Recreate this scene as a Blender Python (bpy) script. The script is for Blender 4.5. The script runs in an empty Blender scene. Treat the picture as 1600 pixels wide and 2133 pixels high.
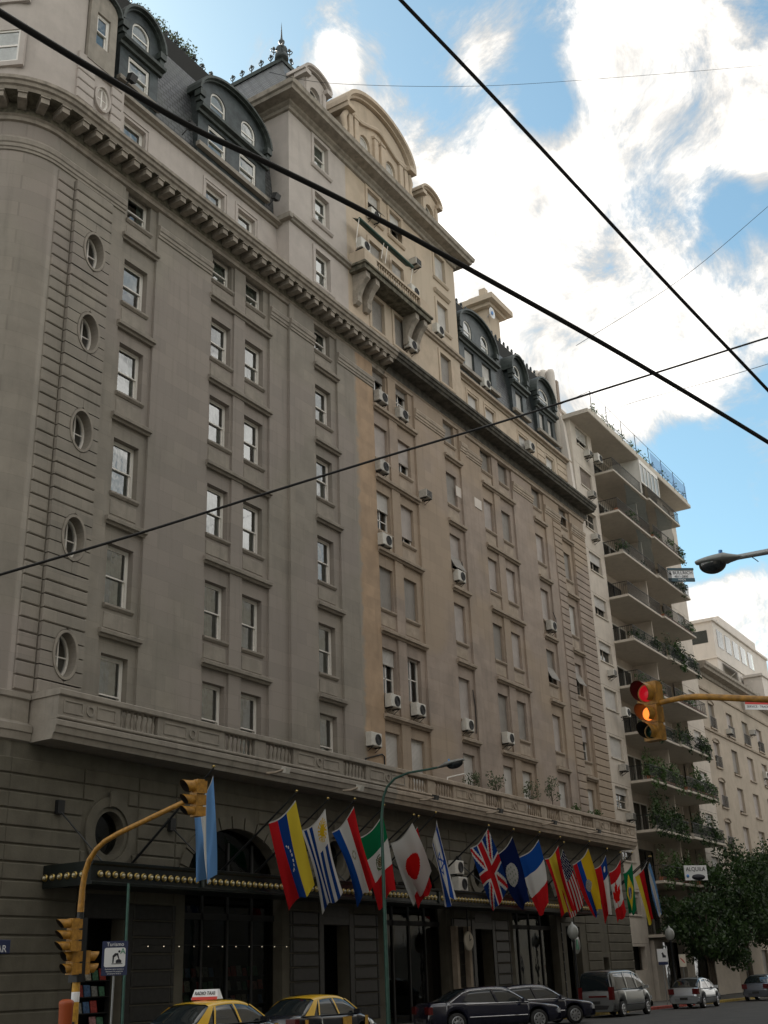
import bpy, bmesh, math, random
from mathutils import Vector, Matrix
from mathutils.geometry import tessellate_polygon

R = math.radians
random.seed(7)
sc = bpy.context.scene
col = sc.collection

# ------------------------------------------------------------------ camera
EYE = 1.9
FPX = 2373.3                       # focal length in pixels of a 1600 px wide picture
PITCH, ROLL, YAW = R(22.28), R(-2.225), R(58.39)
FW = Vector((math.cos(PITCH)*math.sin(YAW), math.cos(PITCH)*math.cos(YAW), math.sin(PITCH)))
_r = Vector((math.cos(YAW), -math.sin(YAW), 0)); _u = _r.cross(FW)
RT = _r*math.cos(ROLL) + _u*math.sin(ROLL)
UP = -_r*math.sin(ROLL) + _u*math.cos(ROLL)
cam_d = bpy.data.cameras.new('camera'); cam = bpy.data.objects.new('camera', cam_d); col.objects.link(cam)
cam_d.sensor_fit = 'HORIZONTAL'; cam_d.sensor_width = 36.0; cam_d.lens = FPX/1600*36
cam_d.clip_end = 3000; cam_d.clip_start = 0.1
m = Matrix((RT, UP, -FW)).transposed().to_4x4(); m.translation = Vector((0, 0, EYE))
cam.matrix_world = m
sc.camera = cam

sc.cycles.max_bounces = 6; sc.cycles.diffuse_bounces = 3; sc.cycles.glossy_bounces = 3; sc.cycles.transmission_bounces = 2; sc.cycles.transparent_max_bounces = 8
# measured directions: a ray through a picture point, used to survey where things stand
def ray(x, y): return FW + RT*((x-800)/FPX) - UP*((y-1066.5)/FPX)
def onY(x, y, Y): d = ray(x, y); return d*(Y/d.y) + Vector((0, 0, EYE))
def onX(x, y, X): d = ray(x, y); return d*(X/d.x) + Vector((0, 0, EYE))
def onZ(x, y, Z): d = ray(x, y); return d*((Z-EYE)/d.z) + Vector((0, 0, EYE))

# ------------------------------------------------------------------ sun, sky, exposure
SUN_EL, SUN_AZ = R(38), R(22)      # azimuth clockwise from +Y: the sun stands behind the buildings
sd = Vector((math.sin(SUN_AZ)*math.cos(SUN_EL), math.cos(SUN_AZ)*math.cos(SUN_EL), math.sin(SUN_EL)))
sun_d = bpy.data.lights.new('sun', 'SUN'); sun = bpy.data.objects.new('sun', sun_d); col.objects.link(sun)
sun_d.energy = 2.2; sun_d.angle = R(0.53); sun_d.color = (1.0, 0.95, 0.87)
sun.rotation_euler = sd.to_track_quat('Z', 'Y').to_euler(); sun.location = (0, 0, 80)
sc.view_settings.view_transform = 'Standard'; sc.view_settings.look = 'None'
sc.view_settings.exposure = 0.93; sc.view_settings.gamma = 1.0; sc.view_settings.use_curve_mapping = False

class NT:
    def __init__(s, tree): s.t = tree; s.n = tree.nodes; s.l = tree.links
    def new(s, typ, **kw):
        n = s.n.new(typ)
        for k, v in kw.items(): setattr(n, k, v)
        return n
    def put(s, sock, v):
        if hasattr(v, 'is_linked') or hasattr(v, 'links'): s.l.new(v, sock)
        else: sock.default_value = v
    def math(s, op, a, b=0.0, c=None, clamp=False):
        n = s.new('ShaderNodeMath', operation=op, use_clamp=clamp); s.put(n.inputs[0], a); s.put(n.inputs[1], b)
        if c is not None: s.put(n.inputs[2], c)
        return n.outputs[0]
    def mix(s, f, a, b, blend='MIX'):
        n = s.new('ShaderNodeMix', data_type='RGBA', blend_type=blend); n.clamp_factor = True
        s.put(n.inputs[0], f); s.put(n.inputs[6], a); s.put(n.inputs[7], b); return n.outputs[2]
    def noise(s, vec, scale, detail=3.0, rough=0.5, out=0):
        n = s.new('ShaderNodeTexNoise'); n.inputs['Scale'].default_value = scale
        n.inputs['Detail'].default_value = detail; n.inputs['Roughness'].default_value = rough
        s.l.new(vec, n.inputs['Vector']); return n.outputs[out]
    def ramp(s, v, a, b, c=0.0, d=1.0, smooth=True):
        n = s.new('ShaderNodeMapRange'); n.interpolation_type = 'SMOOTHSTEP' if smooth else 'LINEAR'
        s.put(n.inputs[0], v); s.put(n.inputs[1], a); s.put(n.inputs[2], b); s.put(n.inputs[3], c); s.put(n.inputs[4], d)
        return n.outputs[0]
    def vmul(s, v, k):
        n = s.new('ShaderNodeVectorMath', operation='MULTIPLY'); s.l.new(v, n.inputs[0]); n.inputs[1].default_value = k; return n.outputs[0]

world = bpy.data.worlds.new('World'); sc.world = world; world.use_nodes = True
w = NT(world.node_tree); w.n.clear()
sky = w.new('ShaderNodeTexSky'); sky.sky_type = 'NISHITA'; sky.sun_disc = False
sky.sun_elevation = SUN_EL; sky.sun_rotation = SUN_AZ; sky.altitude = 20; sky.air_density = 1.0; sky.dust_density = 0.6; sky.ozone_density = 1.6
dirv = w.new('ShaderNodeTexCoord').outputs['Generated']
# cumulus clouds: banks standing in certain directions of the sky, their edges broken by noise; out of view, extra cloud is added as fill light
banks = [ # picture x, y, radius px, weight
    (545, 125, 75, .8), (640, 75, 85, .32), (690, 50, 60, .3), (740, 190, 110, .7), (690, 130, 60, .5), (830, 260, 90, .7), (960, 60, 110, .38), (1010, 160, 90, .36),
    (1250, 130, 120, .42), (1340, 60, 170, .55), (1500, 90, 260, .75), (1480, 250, 170, .7), (1560, 300, 90, .5), (1270, 30, 120, .55),
    (980, 330, 170, .85), (1090, 430, 200, .85), (1230, 460, 190, .9), (1360, 400, 120, .8), (1430, 430, 70, .6), (1130, 600, 240, .95), (1290, 690, 200, .9),
    (1040, 600, 200, .9), (1200, 780, 180, .8), (1400, 800, 130, .62), (1480, 720, 110, .4), (1380, 560, 120, .7), (1540, 560, 90, .4), (1590, 640, 120, .45), (1570, 930, 70, .45),
    (1560, 1290, 120, .95), (1480, 1240, 60, .75), (1600, 1230, 90, .8), (1500, 1330, 90, .9),
    (1510, 1040, 160, -.6), (1500, 400, 60, -.35), (1450, 960, 90, -.35), (430, 60, 160, -.6), (880, 175, 100, -.6), (1140, 260, 75, -.55), (1085, 385, 60, -.4), (1480, 385, 75, -.6), (1210, 90, 50, -.25), (1450, 1130, 90, -.5)]
acc = None
for bx_, by_, br_, bw_ in banks:
    d = ray(bx_, by_).normalized()
    dp = w.new('ShaderNodeVectorMath', operation='DOT_PRODUCT'); w.l.new(dirv, dp.inputs[0]); dp.inputs[1].default_value = d
    rr = math.atan(br_/FPX)
    v = w.ramp(dp.outputs['Value'], math.cos(rr*1.22), math.cos(rr*.1), 0.0, bw_)
    acc = v if acc is None else w.math('ADD', acc, v)
acc = w.math('MULTIPLY', w.math('MINIMUM', acc, 1.22), .60)
n1 = w.noise(dirv, 9.5, 14.0, .68); n1.node.inputs['Distortion'].default_value = .45; n2 = w.noise(dirv, 2.6, 5.0, .55)
sx = w.new('ShaderNodeSeparateXYZ'); w.l.new(dirv, sx.inputs[0])
# the photographed patch of sky lies ahead; unseen sides get thicker noise clouds, added to brighten the facade
fwd = w.new('ShaderNodeVectorMath', operation='DOT_PRODUCT'); w.l.new(dirv, fwd.inputs[0]); fwd.inputs[1].default_value = ray(1050, 600).normalized()
free = w.ramp(fwd.outputs['Value'], math.cos(R(24)), math.cos(R(34)))
dens = w.math('ADD', acc, w.math('MULTIPLY', w.math('SUBTRACT', n1, .49), 3.0))
dens = w.math('ADD', dens, w.math('MULTIPLY', free, w.math('MULTIPLY', w.math('SUBTRACT', n2, .29), 3.0)))
cov = w.ramp(dens, .05, .78)
n3 = w.noise(dirv, 14.0, 6.0, .6)
shade = w.ramp(w.math('ADD', w.math('MULTIPLY', dens, .8), w.math('SUBTRACT', n3, .5)), .2, 1.1, 3.2, 8.6)
cc = w.new('ShaderNodeCombineColor'); 
w.put(cc.inputs[0], shade); w.put(cc.inputs[1], w.math('MULTIPLY', shade, .965)); w.put(cc.inputs[2], w.math('MULTIPLY', shade, .91))
skyc = w.mix(1.0, sky.outputs[0], (.82, .95, .80, 1), 'MULTIPLY')
bg = w.new('ShaderNodeBackground'); bg.inputs[1].default_value = 0.12
w.l.new(w.mix(cov, skyc, cc.outputs[0]), bg.inputs[0])
wo = w.new('ShaderNodeOutputWorld'); w.l.new(bg.outputs[0], wo.inputs[0])

# ------------------------------------------------------------------ object helpers
WM = {}
def reg(o, mw, parent=None):
    col.objects.link(o)
    if parent is not None:
        o.parent = parent; o.matrix_parent_inverse = WM[parent.as_pointer()].inverted()
    o.matrix_basis = mw; WM[o.as_pointer()] = mw.copy()
    return o
def tag(o, label=None, cat=None, group=None, kind=None):
    if label: o['label'] = label
    if cat: o['category'] = cat
    if group: o['group'] = group
    if kind: o['kind'] = kind
    return o
def thing(name, label, cat, loc=(0, 0, 0), rz=0, group=None):
    o = bpy.data.objects.new(name, None); o.empty_display_size = .3
    reg(o, Matrix.Translation(Vector(loc)) @ Matrix.Rotation(rz, 4, 'Z')); return tag(o, label, cat, group)
def put(name, mesh, parent=None, loc=(0, 0, 0), rz=0, mw=None, kind=None):
    o = bpy.data.objects.new(name, mesh)
    reg(o, mw if mw is not None else Matrix.Translation(Vector(loc)) @ Matrix.Rotation(rz, 4, 'Z'), parent)
    if kind: o['kind'] = kind
    return o

class MB:
    def __init__(s): s.v = []; s.f = []; s.m = []; s.cur = 0; s.sm = []
        
    def add(s, vs, fs, smooth=False):
        b = len(s.v); s.v += [tuple(v) for v in vs]; s.f += [tuple(i+b for i in f) for f in fs]
        s.m += [s.cur]*len(fs); s.sm += [smooth]*len(fs)
    def box(s, x0, x1, y0, y1, z0, z1):
        s.add([(x0,y0,z0),(x1,y0,z0),(x1,y1,z0),(x0,y1,z0),(x0,y0,z1),(x1,y0,z1),(x1,y1,z1),(x0,y1,z1)],
              [(3,2,1,0),(4,5,6,7),(0,1,5,4),(1,2,6,5),(2,3,7,6),(3,0,4,7)])
        return s
    def cbox(s, x0, x1, y0, y1, z0, z1, c=.02):   # box with a bevelled front (-y) face
        s.add([(x0,y1,z0),(x1,y1,z0),(x1,y1,z1),(x0,y1,z1),(x0,y0+c,z0),(x1,y0+c,z0),(x1,y0+c,z1),(x0,y0+c,z1),
               (x0+c,y0,z0+c),(x1-c,y0,z0+c),(x1-c,y0,z1-c),(x0+c,y0,z1-c)],
              [(0,3,2,1),(0,1,5,4),(1,2,6,5),(2,3,7,6),(3,0,4,7),(4,5,9,8),(5,6,10,9),(6,7,11,10),(7,4,8,11),(8,9,10,11)])
        return s
    def obox(s, c, ax, ay, az):                   # oriented box: centre and three half axes
        c, ax, ay, az = map(Vector, (c, ax, ay, az)); vs = []
        for k in (-1, 1):
            for i, j in ((-1,-1),(1,-1),(1,1),(-1,1)): vs.append(c+ax*i+ay*j+az*k)
        s.add(vs, [(3,2,1,0),(4,5,6,7),(0,1,5,4),(1,2,6,5),(2,3,7,6),(3,0,4,7)]); return s
    def tube(s, pts, r, n=8, cap=True, smooth=True):
        pts = [Vector(p) for p in pts]; rs = r if isinstance(r, (list, tuple)) else [r]*len(pts)
        vs = []; fs = []; prev = None
        for i, p in enumerate(pts):
            t = (pts[min(i+1, len(pts)-1)] - pts[max(i-1, 0)]).normalized()
            a = prev if prev is not None else (Vector((0,0,1)) if abs(t.z) < .9 else Vector((1,0,0)))
            b = t.cross(a).normalized(); a = b.cross(t).normalized(); prev = a
            for k in range(n):
                q = 2*math.pi*k/n; vs.append(p + (a*math.cos(q) + b*math.sin(q))*rs[i])
        for i in range(len(pts)-1):
            for k in range(n): fs.append((i*n+k, i*n+(k+1)%n, (i+1)*n+(k+1)%n, (i+1)*n+k))
        s.add(vs, fs, smooth)
        if cap: s.add(vs[:n], [tuple(range(n-1,-1,-1))]); s.add(vs[-n:], [tuple(range(n))])
        return s
    def lathe(s, prof, n=12, c=(0,0,0), axis='Z', smooth=True):
        vs = []; fs = []; c = Vector(c)
        for rr, h in prof:
            for k in range(n):
                q = 2*math.pi*k/n; x, y = rr*math.cos(q), rr*math.sin(q)
                vs.append(c + (Vector((x,y,h)) if axis=='Z' else Vector((x,-h,y)) if axis=='Y' else Vector((h,x,y))))
        for i in range(len(prof)-1):
            for k in range(n): fs.append((i*n+k, i*n+(k+1)%n, (i+1)*n+(k+1)%n, (i+1)*n+k))
        fs.append(tuple(range(n-1,-1,-1))); fs.append(tuple((len(prof)-1)*n+k for k in range(n)))
        s.add(vs, fs, smooth); return s
    def grid(s, pts, smooth=True, closed=False):  # pts[i][j]
        ni, nj = len(pts), len(pts[0]); vs = [p for row in pts for p in row]; fs = []
        for i in range(ni-1):
            for j in range(nj if closed else nj-1): fs.append((i*nj+j, (i+1)*nj+j, (i+1)*nj+(j+1)%nj, i*nj+(j+1)%nj))
        s.add(vs, fs, smooth); return s
    def plate(s, outer, holes, y0, y1, back=False): # plate in the XZ plane facing -y with holes, thickness y0..y1
        loops = [outer]+list(holes)
        tri = tessellate_polygon([[Vector((p[0], p[1], 0)) for p in L] for L in loops])
        pts = [p for L in loops for p in L]
        fs = []
        for t in tri:
            a, b, c = [pts[i] for i in t]
            ar = (b[0]-a[0])*(c[1]-a[1])-(b[1]-a[1])*(c[0]-a[0])
            fs.append(tuple(t) if ar > 0 else tuple(reversed(t)))
        s.add([(p[0], y0, p[1]) for p in pts], fs)
        if back: s.add([(p[0], y1, p[1]) for p in pts], [tuple(reversed(f)) for f in fs])
        for k, L in enumerate(loops):
            n = len(L); ar = sum(L[i][0]*L[(i+1)%n][1]-L[(i+1)%n][0]*L[i][1] for i in range(n))
            vs = [(p[0], y0, p[1]) for p in L]+[(p[0], y1, p[1]) for p in L]
            q = [(i, n+i, n+(i+1)%n, (i+1)%n) for i in range(n)]
            if (ar > 0) != (k == 0): q = [tuple(reversed(f)) for f in q]
            s.add(vs, [tuple(reversed(f)) for f in q])
        return s
    def mesh(s, name, mats):
        me = bpy.data.meshes.new(name); me.from_pydata(s.v, [], s.f)
        for mt in (mats if isinstance(mats, (list, tuple)) else [mats]): me.materials.append(mt)
        if len(set(s.m)) > 1 or s.cur: me.polygons.foreach_set('material_index', s.m)
        if any(s.sm): me.polygons.foreach_set('use_smooth', s.sm)
        me.update(); return me
    def build(s, name, mats, parent=None, loc=(0,0,0), rz=0, kind=None, mw=None):
        return put(name, s.mesh(name, mats), parent, loc, rz, mw, kind)
def rect(x0, x1, z0, z1): return [(x0,z0),(x1,z0),(x1,z1),(x0,z1)]
def ell(cx, cz, rx, rz, n=28): return [(cx+rx*math.cos(2*math.pi*k/n), cz+rz*math.sin(2*math.pi*k/n)) for k in range(n)]
def archp(x0, x1, z0, zs, rise, n=16):            # opening with an elliptical head
    cx, rx = (x0+x1)/2, (x1-x0)/2
    return [(x0,z0),(x1,z0)]+[(cx+rx*math.cos(math.pi*k/n), zs+rise*math.sin(math.pi*k/n)) for k in range(n+1)]

# ------------------------------------------------------------------ materials
MATS = {}
def mat(name, base, rough=.6, metal=0.0, spec=.5, var=.0, vscale=3.0, bump=0.0, bscale=30.0, alpha=None, emis=None, coat=0.0, streak=0.0, ashlar=None, tint=None):
    mt = bpy.data.materials.new(name); mt.use_nodes = True; t = NT(mt.node_tree); bs = t.n['Principled BSDF']
    bs.inputs['Roughness'].default_value = rough; bs.inputs['Metallic'].default_value = metal
    bs.inputs['Specular IOR Level'].default_value = spec
    if coat: bs.inputs['Coat Weight'].default_value = coat; bs.inputs['Coat Roughness'].default_value = .04
    b4 = (*base, 1)
    pos = t.new('ShaderNodeNewGeometry').outputs['Position']
    c = b4
    if var:
        n = t.noise(pos, vscale, 5.0, .6); f = t.ramp(n, .3, .7, 0, 1)
        lo = tuple(x*(1-var) for x in base)+(1,); hi = tuple(min(1, x*(1+var)) for x in base)+(1,)
        c = t.mix(f, lo, hi)
    if tint:                                       # broad patches of another colour
        n = t.noise(pos, .11, 3.0, .5); c = t.mix(t.ramp(n, .46, .56), c, (*tint, 1))
    if streak:                                     # rain streaks and soot running down
        sv = t.vmul(pos, (2.2, 2.2, .16)); n = t.noise(sv, 1.6, 6.0, .6)
        c = t.mix(t.ramp(n, .5, .82, 0, streak), c, tuple(x*.33 for x in base)+(1,))
    height = None
    if ashlar:
        wv, hv, dk = ashlar
        sp = t.new('ShaderNodeSeparateXYZ'); t.l.new(pos, sp.inputs[0])
        cb = t.new('ShaderNodeCombineXYZ'); t.l.new(t.math('ADD', sp.outputs[0], sp.outputs[1]), cb.inputs[0]); t.l.new(sp.outputs[2], cb.inputs[1])
        br = t.new('ShaderNodeTexBrick'); t.l.new(cb.outputs[0], br.inputs['Vector']); br.inputs['Scale'].default_value = 1.0
        br.inputs['Brick Width'].default_value = wv; br.inputs['Row Height'].default_value = hv; br.inputs['Mortar Size'].default_value = .009
        br.inputs['Mortar Smooth'].default_value = .3
        br.inputs['Color1'].default_value = (1,1,1,1); br.inputs['Color2'].default_value = (.87,.88,.89,1); br.inputs['Mortar'].default_value = (dk,dk,dk,1)
        c = t.mix(1.0, c, br.outputs['Color'], 'MULTIPLY'); height = br.outputs['Fac']
    if bump:
        bn = t.new('ShaderNodeBump'); bn.inputs['Strength'].default_value = bump; bn.inputs['Distance'].default_value = .02
        t.l.new(t.noise(pos, bscale, 4.0, .6), bn.inputs['Height']); t.l.new(bn.outputs[0], bs.inputs['Normal'])
    t.put(bs.inputs['Base Color'], c)
    if alpha is not None: bs.inputs['Alpha'].default_value = alpha
    if emis: bs.inputs['Emission Color'].default_value = (*emis[0], 1); bs.inputs['Emission Strength'].default_value = emis[1]
    MATS[name] = mt; return mt

GREY = (.283, .255, .214); GREY2 = (.33, .305, .28); TAN = (.33, .265, .205); BEIGE = (.345, .279, .230)
mat('stucco_grey', GREY, .85, var=.10, vscale=.9, bump=.25, bscale=14, streak=.28, ashlar=(1.35, .57, .80), tint=(.302, .265, .232))
mat('stucco_grey_trim', (.282, .253, .214), .85, var=.12, vscale=2.0, bump=.25, bscale=20, streak=.4)
mat('stucco_tower', (.44, .395, .36), .85, var=.07, vscale=1.2, bump=.2, bscale=16, streak=.15)
mat('stucco_orange', (.41, .292, .192), .85, var=.12, vscale=1.0, bump=.25, bscale=14, streak=.3, ashlar=(1.35, .57, .9))
mat('stucco_beige', BEIGE, .85, var=.12, vscale=.9, bump=.25, bscale=14, streak=.35, ashlar=(1.35, .57, .82), tint=(.37, .29, .215))
mat('stucco_beige_trim', (.355, .292, .228), .85, var=.15, vscale=2.0, bump=.3, bscale=20, streak=.5)
mat('stucco_tan', (.47, .38, .285), .85, var=.12, vscale=1.2, bump=.2, bscale=16, streak=.28, tint=(.47, .39, .30))
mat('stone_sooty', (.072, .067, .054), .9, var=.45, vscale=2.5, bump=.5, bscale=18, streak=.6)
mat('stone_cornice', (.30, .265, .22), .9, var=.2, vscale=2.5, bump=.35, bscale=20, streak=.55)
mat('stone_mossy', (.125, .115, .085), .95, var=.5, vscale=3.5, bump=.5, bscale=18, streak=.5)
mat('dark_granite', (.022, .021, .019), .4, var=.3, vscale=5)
mat('stone_ground', (.108, .098, .074), .85, var=.15, vscale=1.3, bump=.3, bscale=16, streak=.35)  # base tone darkened to stand in for shade at street level
mat('concrete_white', (.56, .50, .43), .8, var=.07, vscale=1.4, bump=.12, bscale=20, streak=.22)
mat('concrete_slab', (.52, .47, .40), .8, var=.06, vscale=2.0, streak=.25)
mat('far_beige', (.43, .365, .29), .85, var=.09, vscale=.9, streak=.25)
mat('far_white', (.64, .585, .53), .8, var=.05, vscale=.8, streak=.15)
mat('white_paint', (.76, .73, .68), .5, var=.04, vscale=4)
mat('black_metal', (.015, .016, .017), .45, .3)
mat('zinc_dark', (.045, .055, .056), .42, .35, var=.3, vscale=3.0, bump=.2, bscale=25)
mat('green_zinc', (.042, .052, .047), .5, .2, var=.35, vscale=4.0)
mat('interior_dark', (.02, .02, .019), .9)  # near-black tone stands in for unlit rooms
mat('canopy_dark', (.007, .010, .009), .35, .1, var=.3, vscale=4)
mat('brass', (.42, .31, .11), .35, 1.0)
mat('bulb', (.42, .38, .26), .2)
mat('green_pole', (.04, .10, .08), .45, .2, var=.15, vscale=6)
mat('yellow_paint', (.33, .16, .018), .5, var=.3, vscale=9, streak=.3)
mat('yellow_dull', (.50, .27, .03), .5, var=.2, vscale=9)
mat('cable_black', (.008, .008, .009), .6)
mat('steel_grey', (.30, .31, .31), .4, .6, var=.1, vscale=10)
mat('lamp_grey', (.25, .26, .25), .5, .2)
mat('ac_white', (.54, .52, .47), .5, var=.08, vscale=8)
mat('ac_grey', (.40, .38, .34), .55, var=.15, vscale=8)
mat('ac_dark', (.025, .025, .026), .6)
mat('flood_black', (.03, .03, .03), .5)
mat('asphalt', (.062, .060, .057), .9, var=.22, vscale=1.1, bump=.5, bscale=60)
mat('pavement', (.125, .12, .11), .9, var=.15, vscale=3, bump=.3, bscale=40)
mat('kerb_stone', (.22, .21, .19), .9, var=.2, vscale=5, bump=.3, bscale=30)
mat('kerb_red', (.35, .06, .04), .8, var=.3, vscale=6)
mat('kerb_yellow', (.42, .29, .06), .8, var=.35, vscale=6)
mat('opposite_wall', (.25, .225, .185), .85, var=.1, vscale=.6, streak=.2)
mat('bark', (.075, .06, .045), .95, var=.3, vscale=8, bump=.7, bscale=25)
mat('tyre', (.018, .018, .018), .85)
mat('rim', (.52, .53, .55), .3, .85)
mat('chrome', (.8, .8, .82), .12, 1.0)
mat('car_glass', (.012, .016, .018), .04, 0, .8)
mat('car_black', (.006, .007, .012), .22, 0, .5, coat=1.0)
mat('car_navy', (.008, .009, .022), .2, 0, .5, coat=1.0)
mat('car_yellow', (.72, .43, .02), .3, 0, .5, coat=.8)
mat('car_silver', (.36, .38, .40), .32, .75, coat=.6)
mat('van_silver', (.22, .23, .23), .35, .7, coat=.5)
mat('car_dark', (.10, .11, .13), .3, .6, coat=.6)
mat('trim_black', (.02, .02, .02), .6)
mat('lamp_red', (.085, .006, .006), .2)
mat('lamp_clear', (.6, .62, .64), .12, .3)
mat('plastic_orange', (.30, .055, .008), .5)
mat('sign_blue', (.02, .03, .085), .5); mat('sign_white', (.72, .73, .74), .5); mat('sign_ink', (.012, .012, .02), .6); mat('sign_green', (.03, .22, .12), .5)
mat('sign_teal', (.03, .075, .10), .5); mat('sign_red', (.55, .04, .03), .5); mat('sign_cream', (.65, .60, .5), .6); mat('sign_orange', (.6, .2, .08), .6)
mat('globe_glass', (.28, .29, .27), .25)
mat('awning_green', (.015, .05, .036), .7, var=.2, vscale=5)
mat('net_blue', (.10, .22, .45), .7)
mat('lens_red_dark', (.10, .004, .004), .25); mat('lens_amber_dark', (.16, .05, .005), .25); mat('lens_green_dark', (.006, .03, .02), .25)
mat('lens_red_lit', (.22, .01, .012), .3, emis=((1, .01, .03), .16)); mat('lens_amber_lit', (.8, .2, .02), .3, emis=((1, .19, .03), 1.0))
mat('lit_bulb', (1, .9, .7), .4, emis=((1, .85, .6), .5))
mat('soil_pot', (.30, .12, .06), .8); mat('dish_white', (.7, .72, .74), .4); mat('dish_blue', (.08, .25, .6), .4)
mat('curtain', (.78, .78, .75), .9, var=.10, vscale=5)
mat('green_curtain', (.22, .31, .27), .9, var=.3, vscale=3)
mat('blue_glass', (.12, .26, .5), .1, 0, .6)

def slate():
    mt = bpy.data.materials.new('slate'); mt.use_nodes = True; t = NT(mt.node_tree); bs = t.n['Principled BSDF']
    pos = t.new('ShaderNodeNewGeometry').outputs['Position']
    sp = t.new('ShaderNodeSeparateXYZ'); t.l.new(pos, sp.inputs[0])
    cb = t.new('ShaderNodeCombineXYZ'); t.l.new(t.math('ADD', sp.outputs[0], t.math('MULTIPLY', sp.outputs[1], .7)), cb.inputs[0]); t.l.new(sp.outputs[2], cb.inputs[1])
    br = t.new('ShaderNodeTexBrick'); t.l.new(cb.outputs[0], br.inputs['Vector']); br.inputs['Scale'].default_value = 1
    br.inputs['Brick Width'].default_value = .36; br.inputs['Row Height'].default_value = .22; br.inputs['Mortar Size'].default_value = .028
    br.inputs['Color1'].default_value = (.052,.055,.062,1); br.inputs['Color2'].default_value = (.095,.10,.105,1); br.inputs['Mortar'].default_value = (.012,.012,.013,1)
    n = t.noise(pos, .8, 5, .6); c = t.mix(t.ramp(n, .4, .7, 0, .6), br.outputs['Color'], (.055, .062, .05, 1))
    t.l.new(c, bs.inputs['Base Color']); bs.inputs['Roughness'].default_value = .42
    bn = t.new('ShaderNodeBump'); bn.inputs['Strength'].default_value = .6; bn.inputs['Distance'].default_value = .02; bn.invert = True
    t.l.new(br.outputs['Fac'], bn.inputs['Height']); t.l.new(bn.outputs[0], bs.inputs['Normal'])
    MATS['slate'] = mt
slate()
def blend_orange():                               # the old tan coat shows in a ragged band beside the grey repaint
    mt = M_ = MATS['stucco_orange']; t = NT(mt.node_tree); bs = t.n['Principled BSDF']
    src = bs.inputs['Base Color'].links[0].from_socket; pos = t.new('ShaderNodeNewGeometry').outputs['Position']
    sp = t.new('ShaderNodeSeparateXYZ'); t.l.new(pos, sp.inputs[0])
    e = t.math('ADD', sp.outputs[0], t.math('MULTIPLY', t.math('SUBTRACT', t.noise(pos, 1.3, 6.0, .65), .5), 1.1))
    f = t.ramp(e, 41.42, 41.72); t.l.new(t.mix(f, (*GREY, 1), src), bs.inputs['Base Color'])
blend_orange()
def glass(name, tint, ior=1.75, rough=.015):
    mt = bpy.data.materials.new(name); mt.use_nodes = True; t = NT(mt.node_tree); t.n.clear()
    tr = t.new('ShaderNodeBsdfTransparent'); tr.inputs[0].default_value = (*tint, 1)
    gl = t.new('ShaderNodeBsdfGlossy'); gl.inputs['Roughness'].default_value = rough; gl.inputs[0].default_value = (.92, .95, .96, 1)
    pos = t.new('ShaderNodeNewGeometry').outputs['Position']
    bn = t.new('ShaderNodeBump'); bn.inputs['Strength'].default_value = .06; bn.inputs['Distance'].default_value = .05
    t.l.new(t.noise(pos, 2.2, 2), bn.inputs['Height']); t.l.new(bn.outputs[0], gl.inputs['Normal'])
    fr = t.new('ShaderNodeFresnel'); fr.inputs[0].default_value = ior
    mx = t.new('ShaderNodeMixShader'); t.l.new(fr.outputs[0], mx.inputs[0]); t.l.new(tr.outputs[0], mx.inputs[1]); t.l.new(gl.outputs[0], mx.inputs[2])
    o = t.new('ShaderNodeOutputMaterial'); t.l.new(mx.outputs[0], o.inputs[0]); MATS[name] = mt
glass('pane_glass', (.66, .74, .70), 3.0); glass('dark_glass', (.35, .40, .38), 1.7); glass('shop_glass', (.35, .36, .33), 1.4)
def shutter_mat(name, base):
    mt = mat(name, base, .6, var=.10, vscale=1.5, streak=.15); t = NT(mt.node_tree); bs = t.n['Principled BSDF']
    pos = t.new('ShaderNodeNewGeometry').outputs['Position']
    wv = t.new('ShaderNodeTexWave'); wv.bands_direction = 'Z'; wv.inputs['Scale'].default_value = 5.5; t.l.new(pos, wv.inputs['Vector'])
    bn = t.new('ShaderNodeBump'); bn.inputs['Strength'].default_value = .7; bn.inputs['Distance'].default_value = .02
    t.l.new(wv.outputs['Fac'], bn.inputs['Height']); t.l.new(bn.outputs[0], bs.inputs['Normal'])
shutter_mat('shutter_pale', (.43, .385, .355)); shutter_mat('shutter_grey', (.27, .25, .225)); shutter_mat('shutter_white', (.53, .51, .48)); shutter_mat('shutter_brown', (.20, .16, .13))
def leafm(name, a, b, tr=.25):
    mt = bpy.data.materials.new(name); mt.use_nodes = True; t = NT(mt.node_tree); t.n.clear()
    pos = t.new('ShaderNodeNewGeometry').outputs['Position']; n = t.noise(pos, 1.7, 3); c = t.mix(t.ramp(n, .35, .65), (*a, 1), (*b, 1))
    d = t.new('ShaderNodeBsdfDiffuse'); t.l.new(c, d.inputs[0]); g = t.new('ShaderNodeBsdfTranslucent'); t.l.new(c, g.inputs[0])
    gl = t.new('ShaderNodeBsdfGlossy'); gl.inputs['Roughness'].default_value = .45
    m1 = t.new('ShaderNodeMixShader'); m1.inputs[0].default_value = tr; t.l.new(d.outputs[0], m1.inputs[1]); t.l.new(g.outputs[0], m1.inputs[2])
    m2 = t.new('ShaderNodeMixShader'); m2.inputs[0].default_value = .04; t.l.new(m1.outputs[0], m2.inputs[1]); t.l.new(gl.outputs[0], m2.inputs[2])
    o = t.new('ShaderNodeOutputMaterial'); t.l.new(m2.outputs[0], o.inputs[0]); MATS[name] = mt
leafm('leaf', (.035, .075, .018), (.07, .13, .03)); leafm('leaf_dark', (.012, .028, .009), (.045, .09, .022)); leafm('leaf_grey', (.07, .10, .05), (.11, .13, .07))
mat('netting', (.02, .035, .032), .9, alpha=.5)
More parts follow.
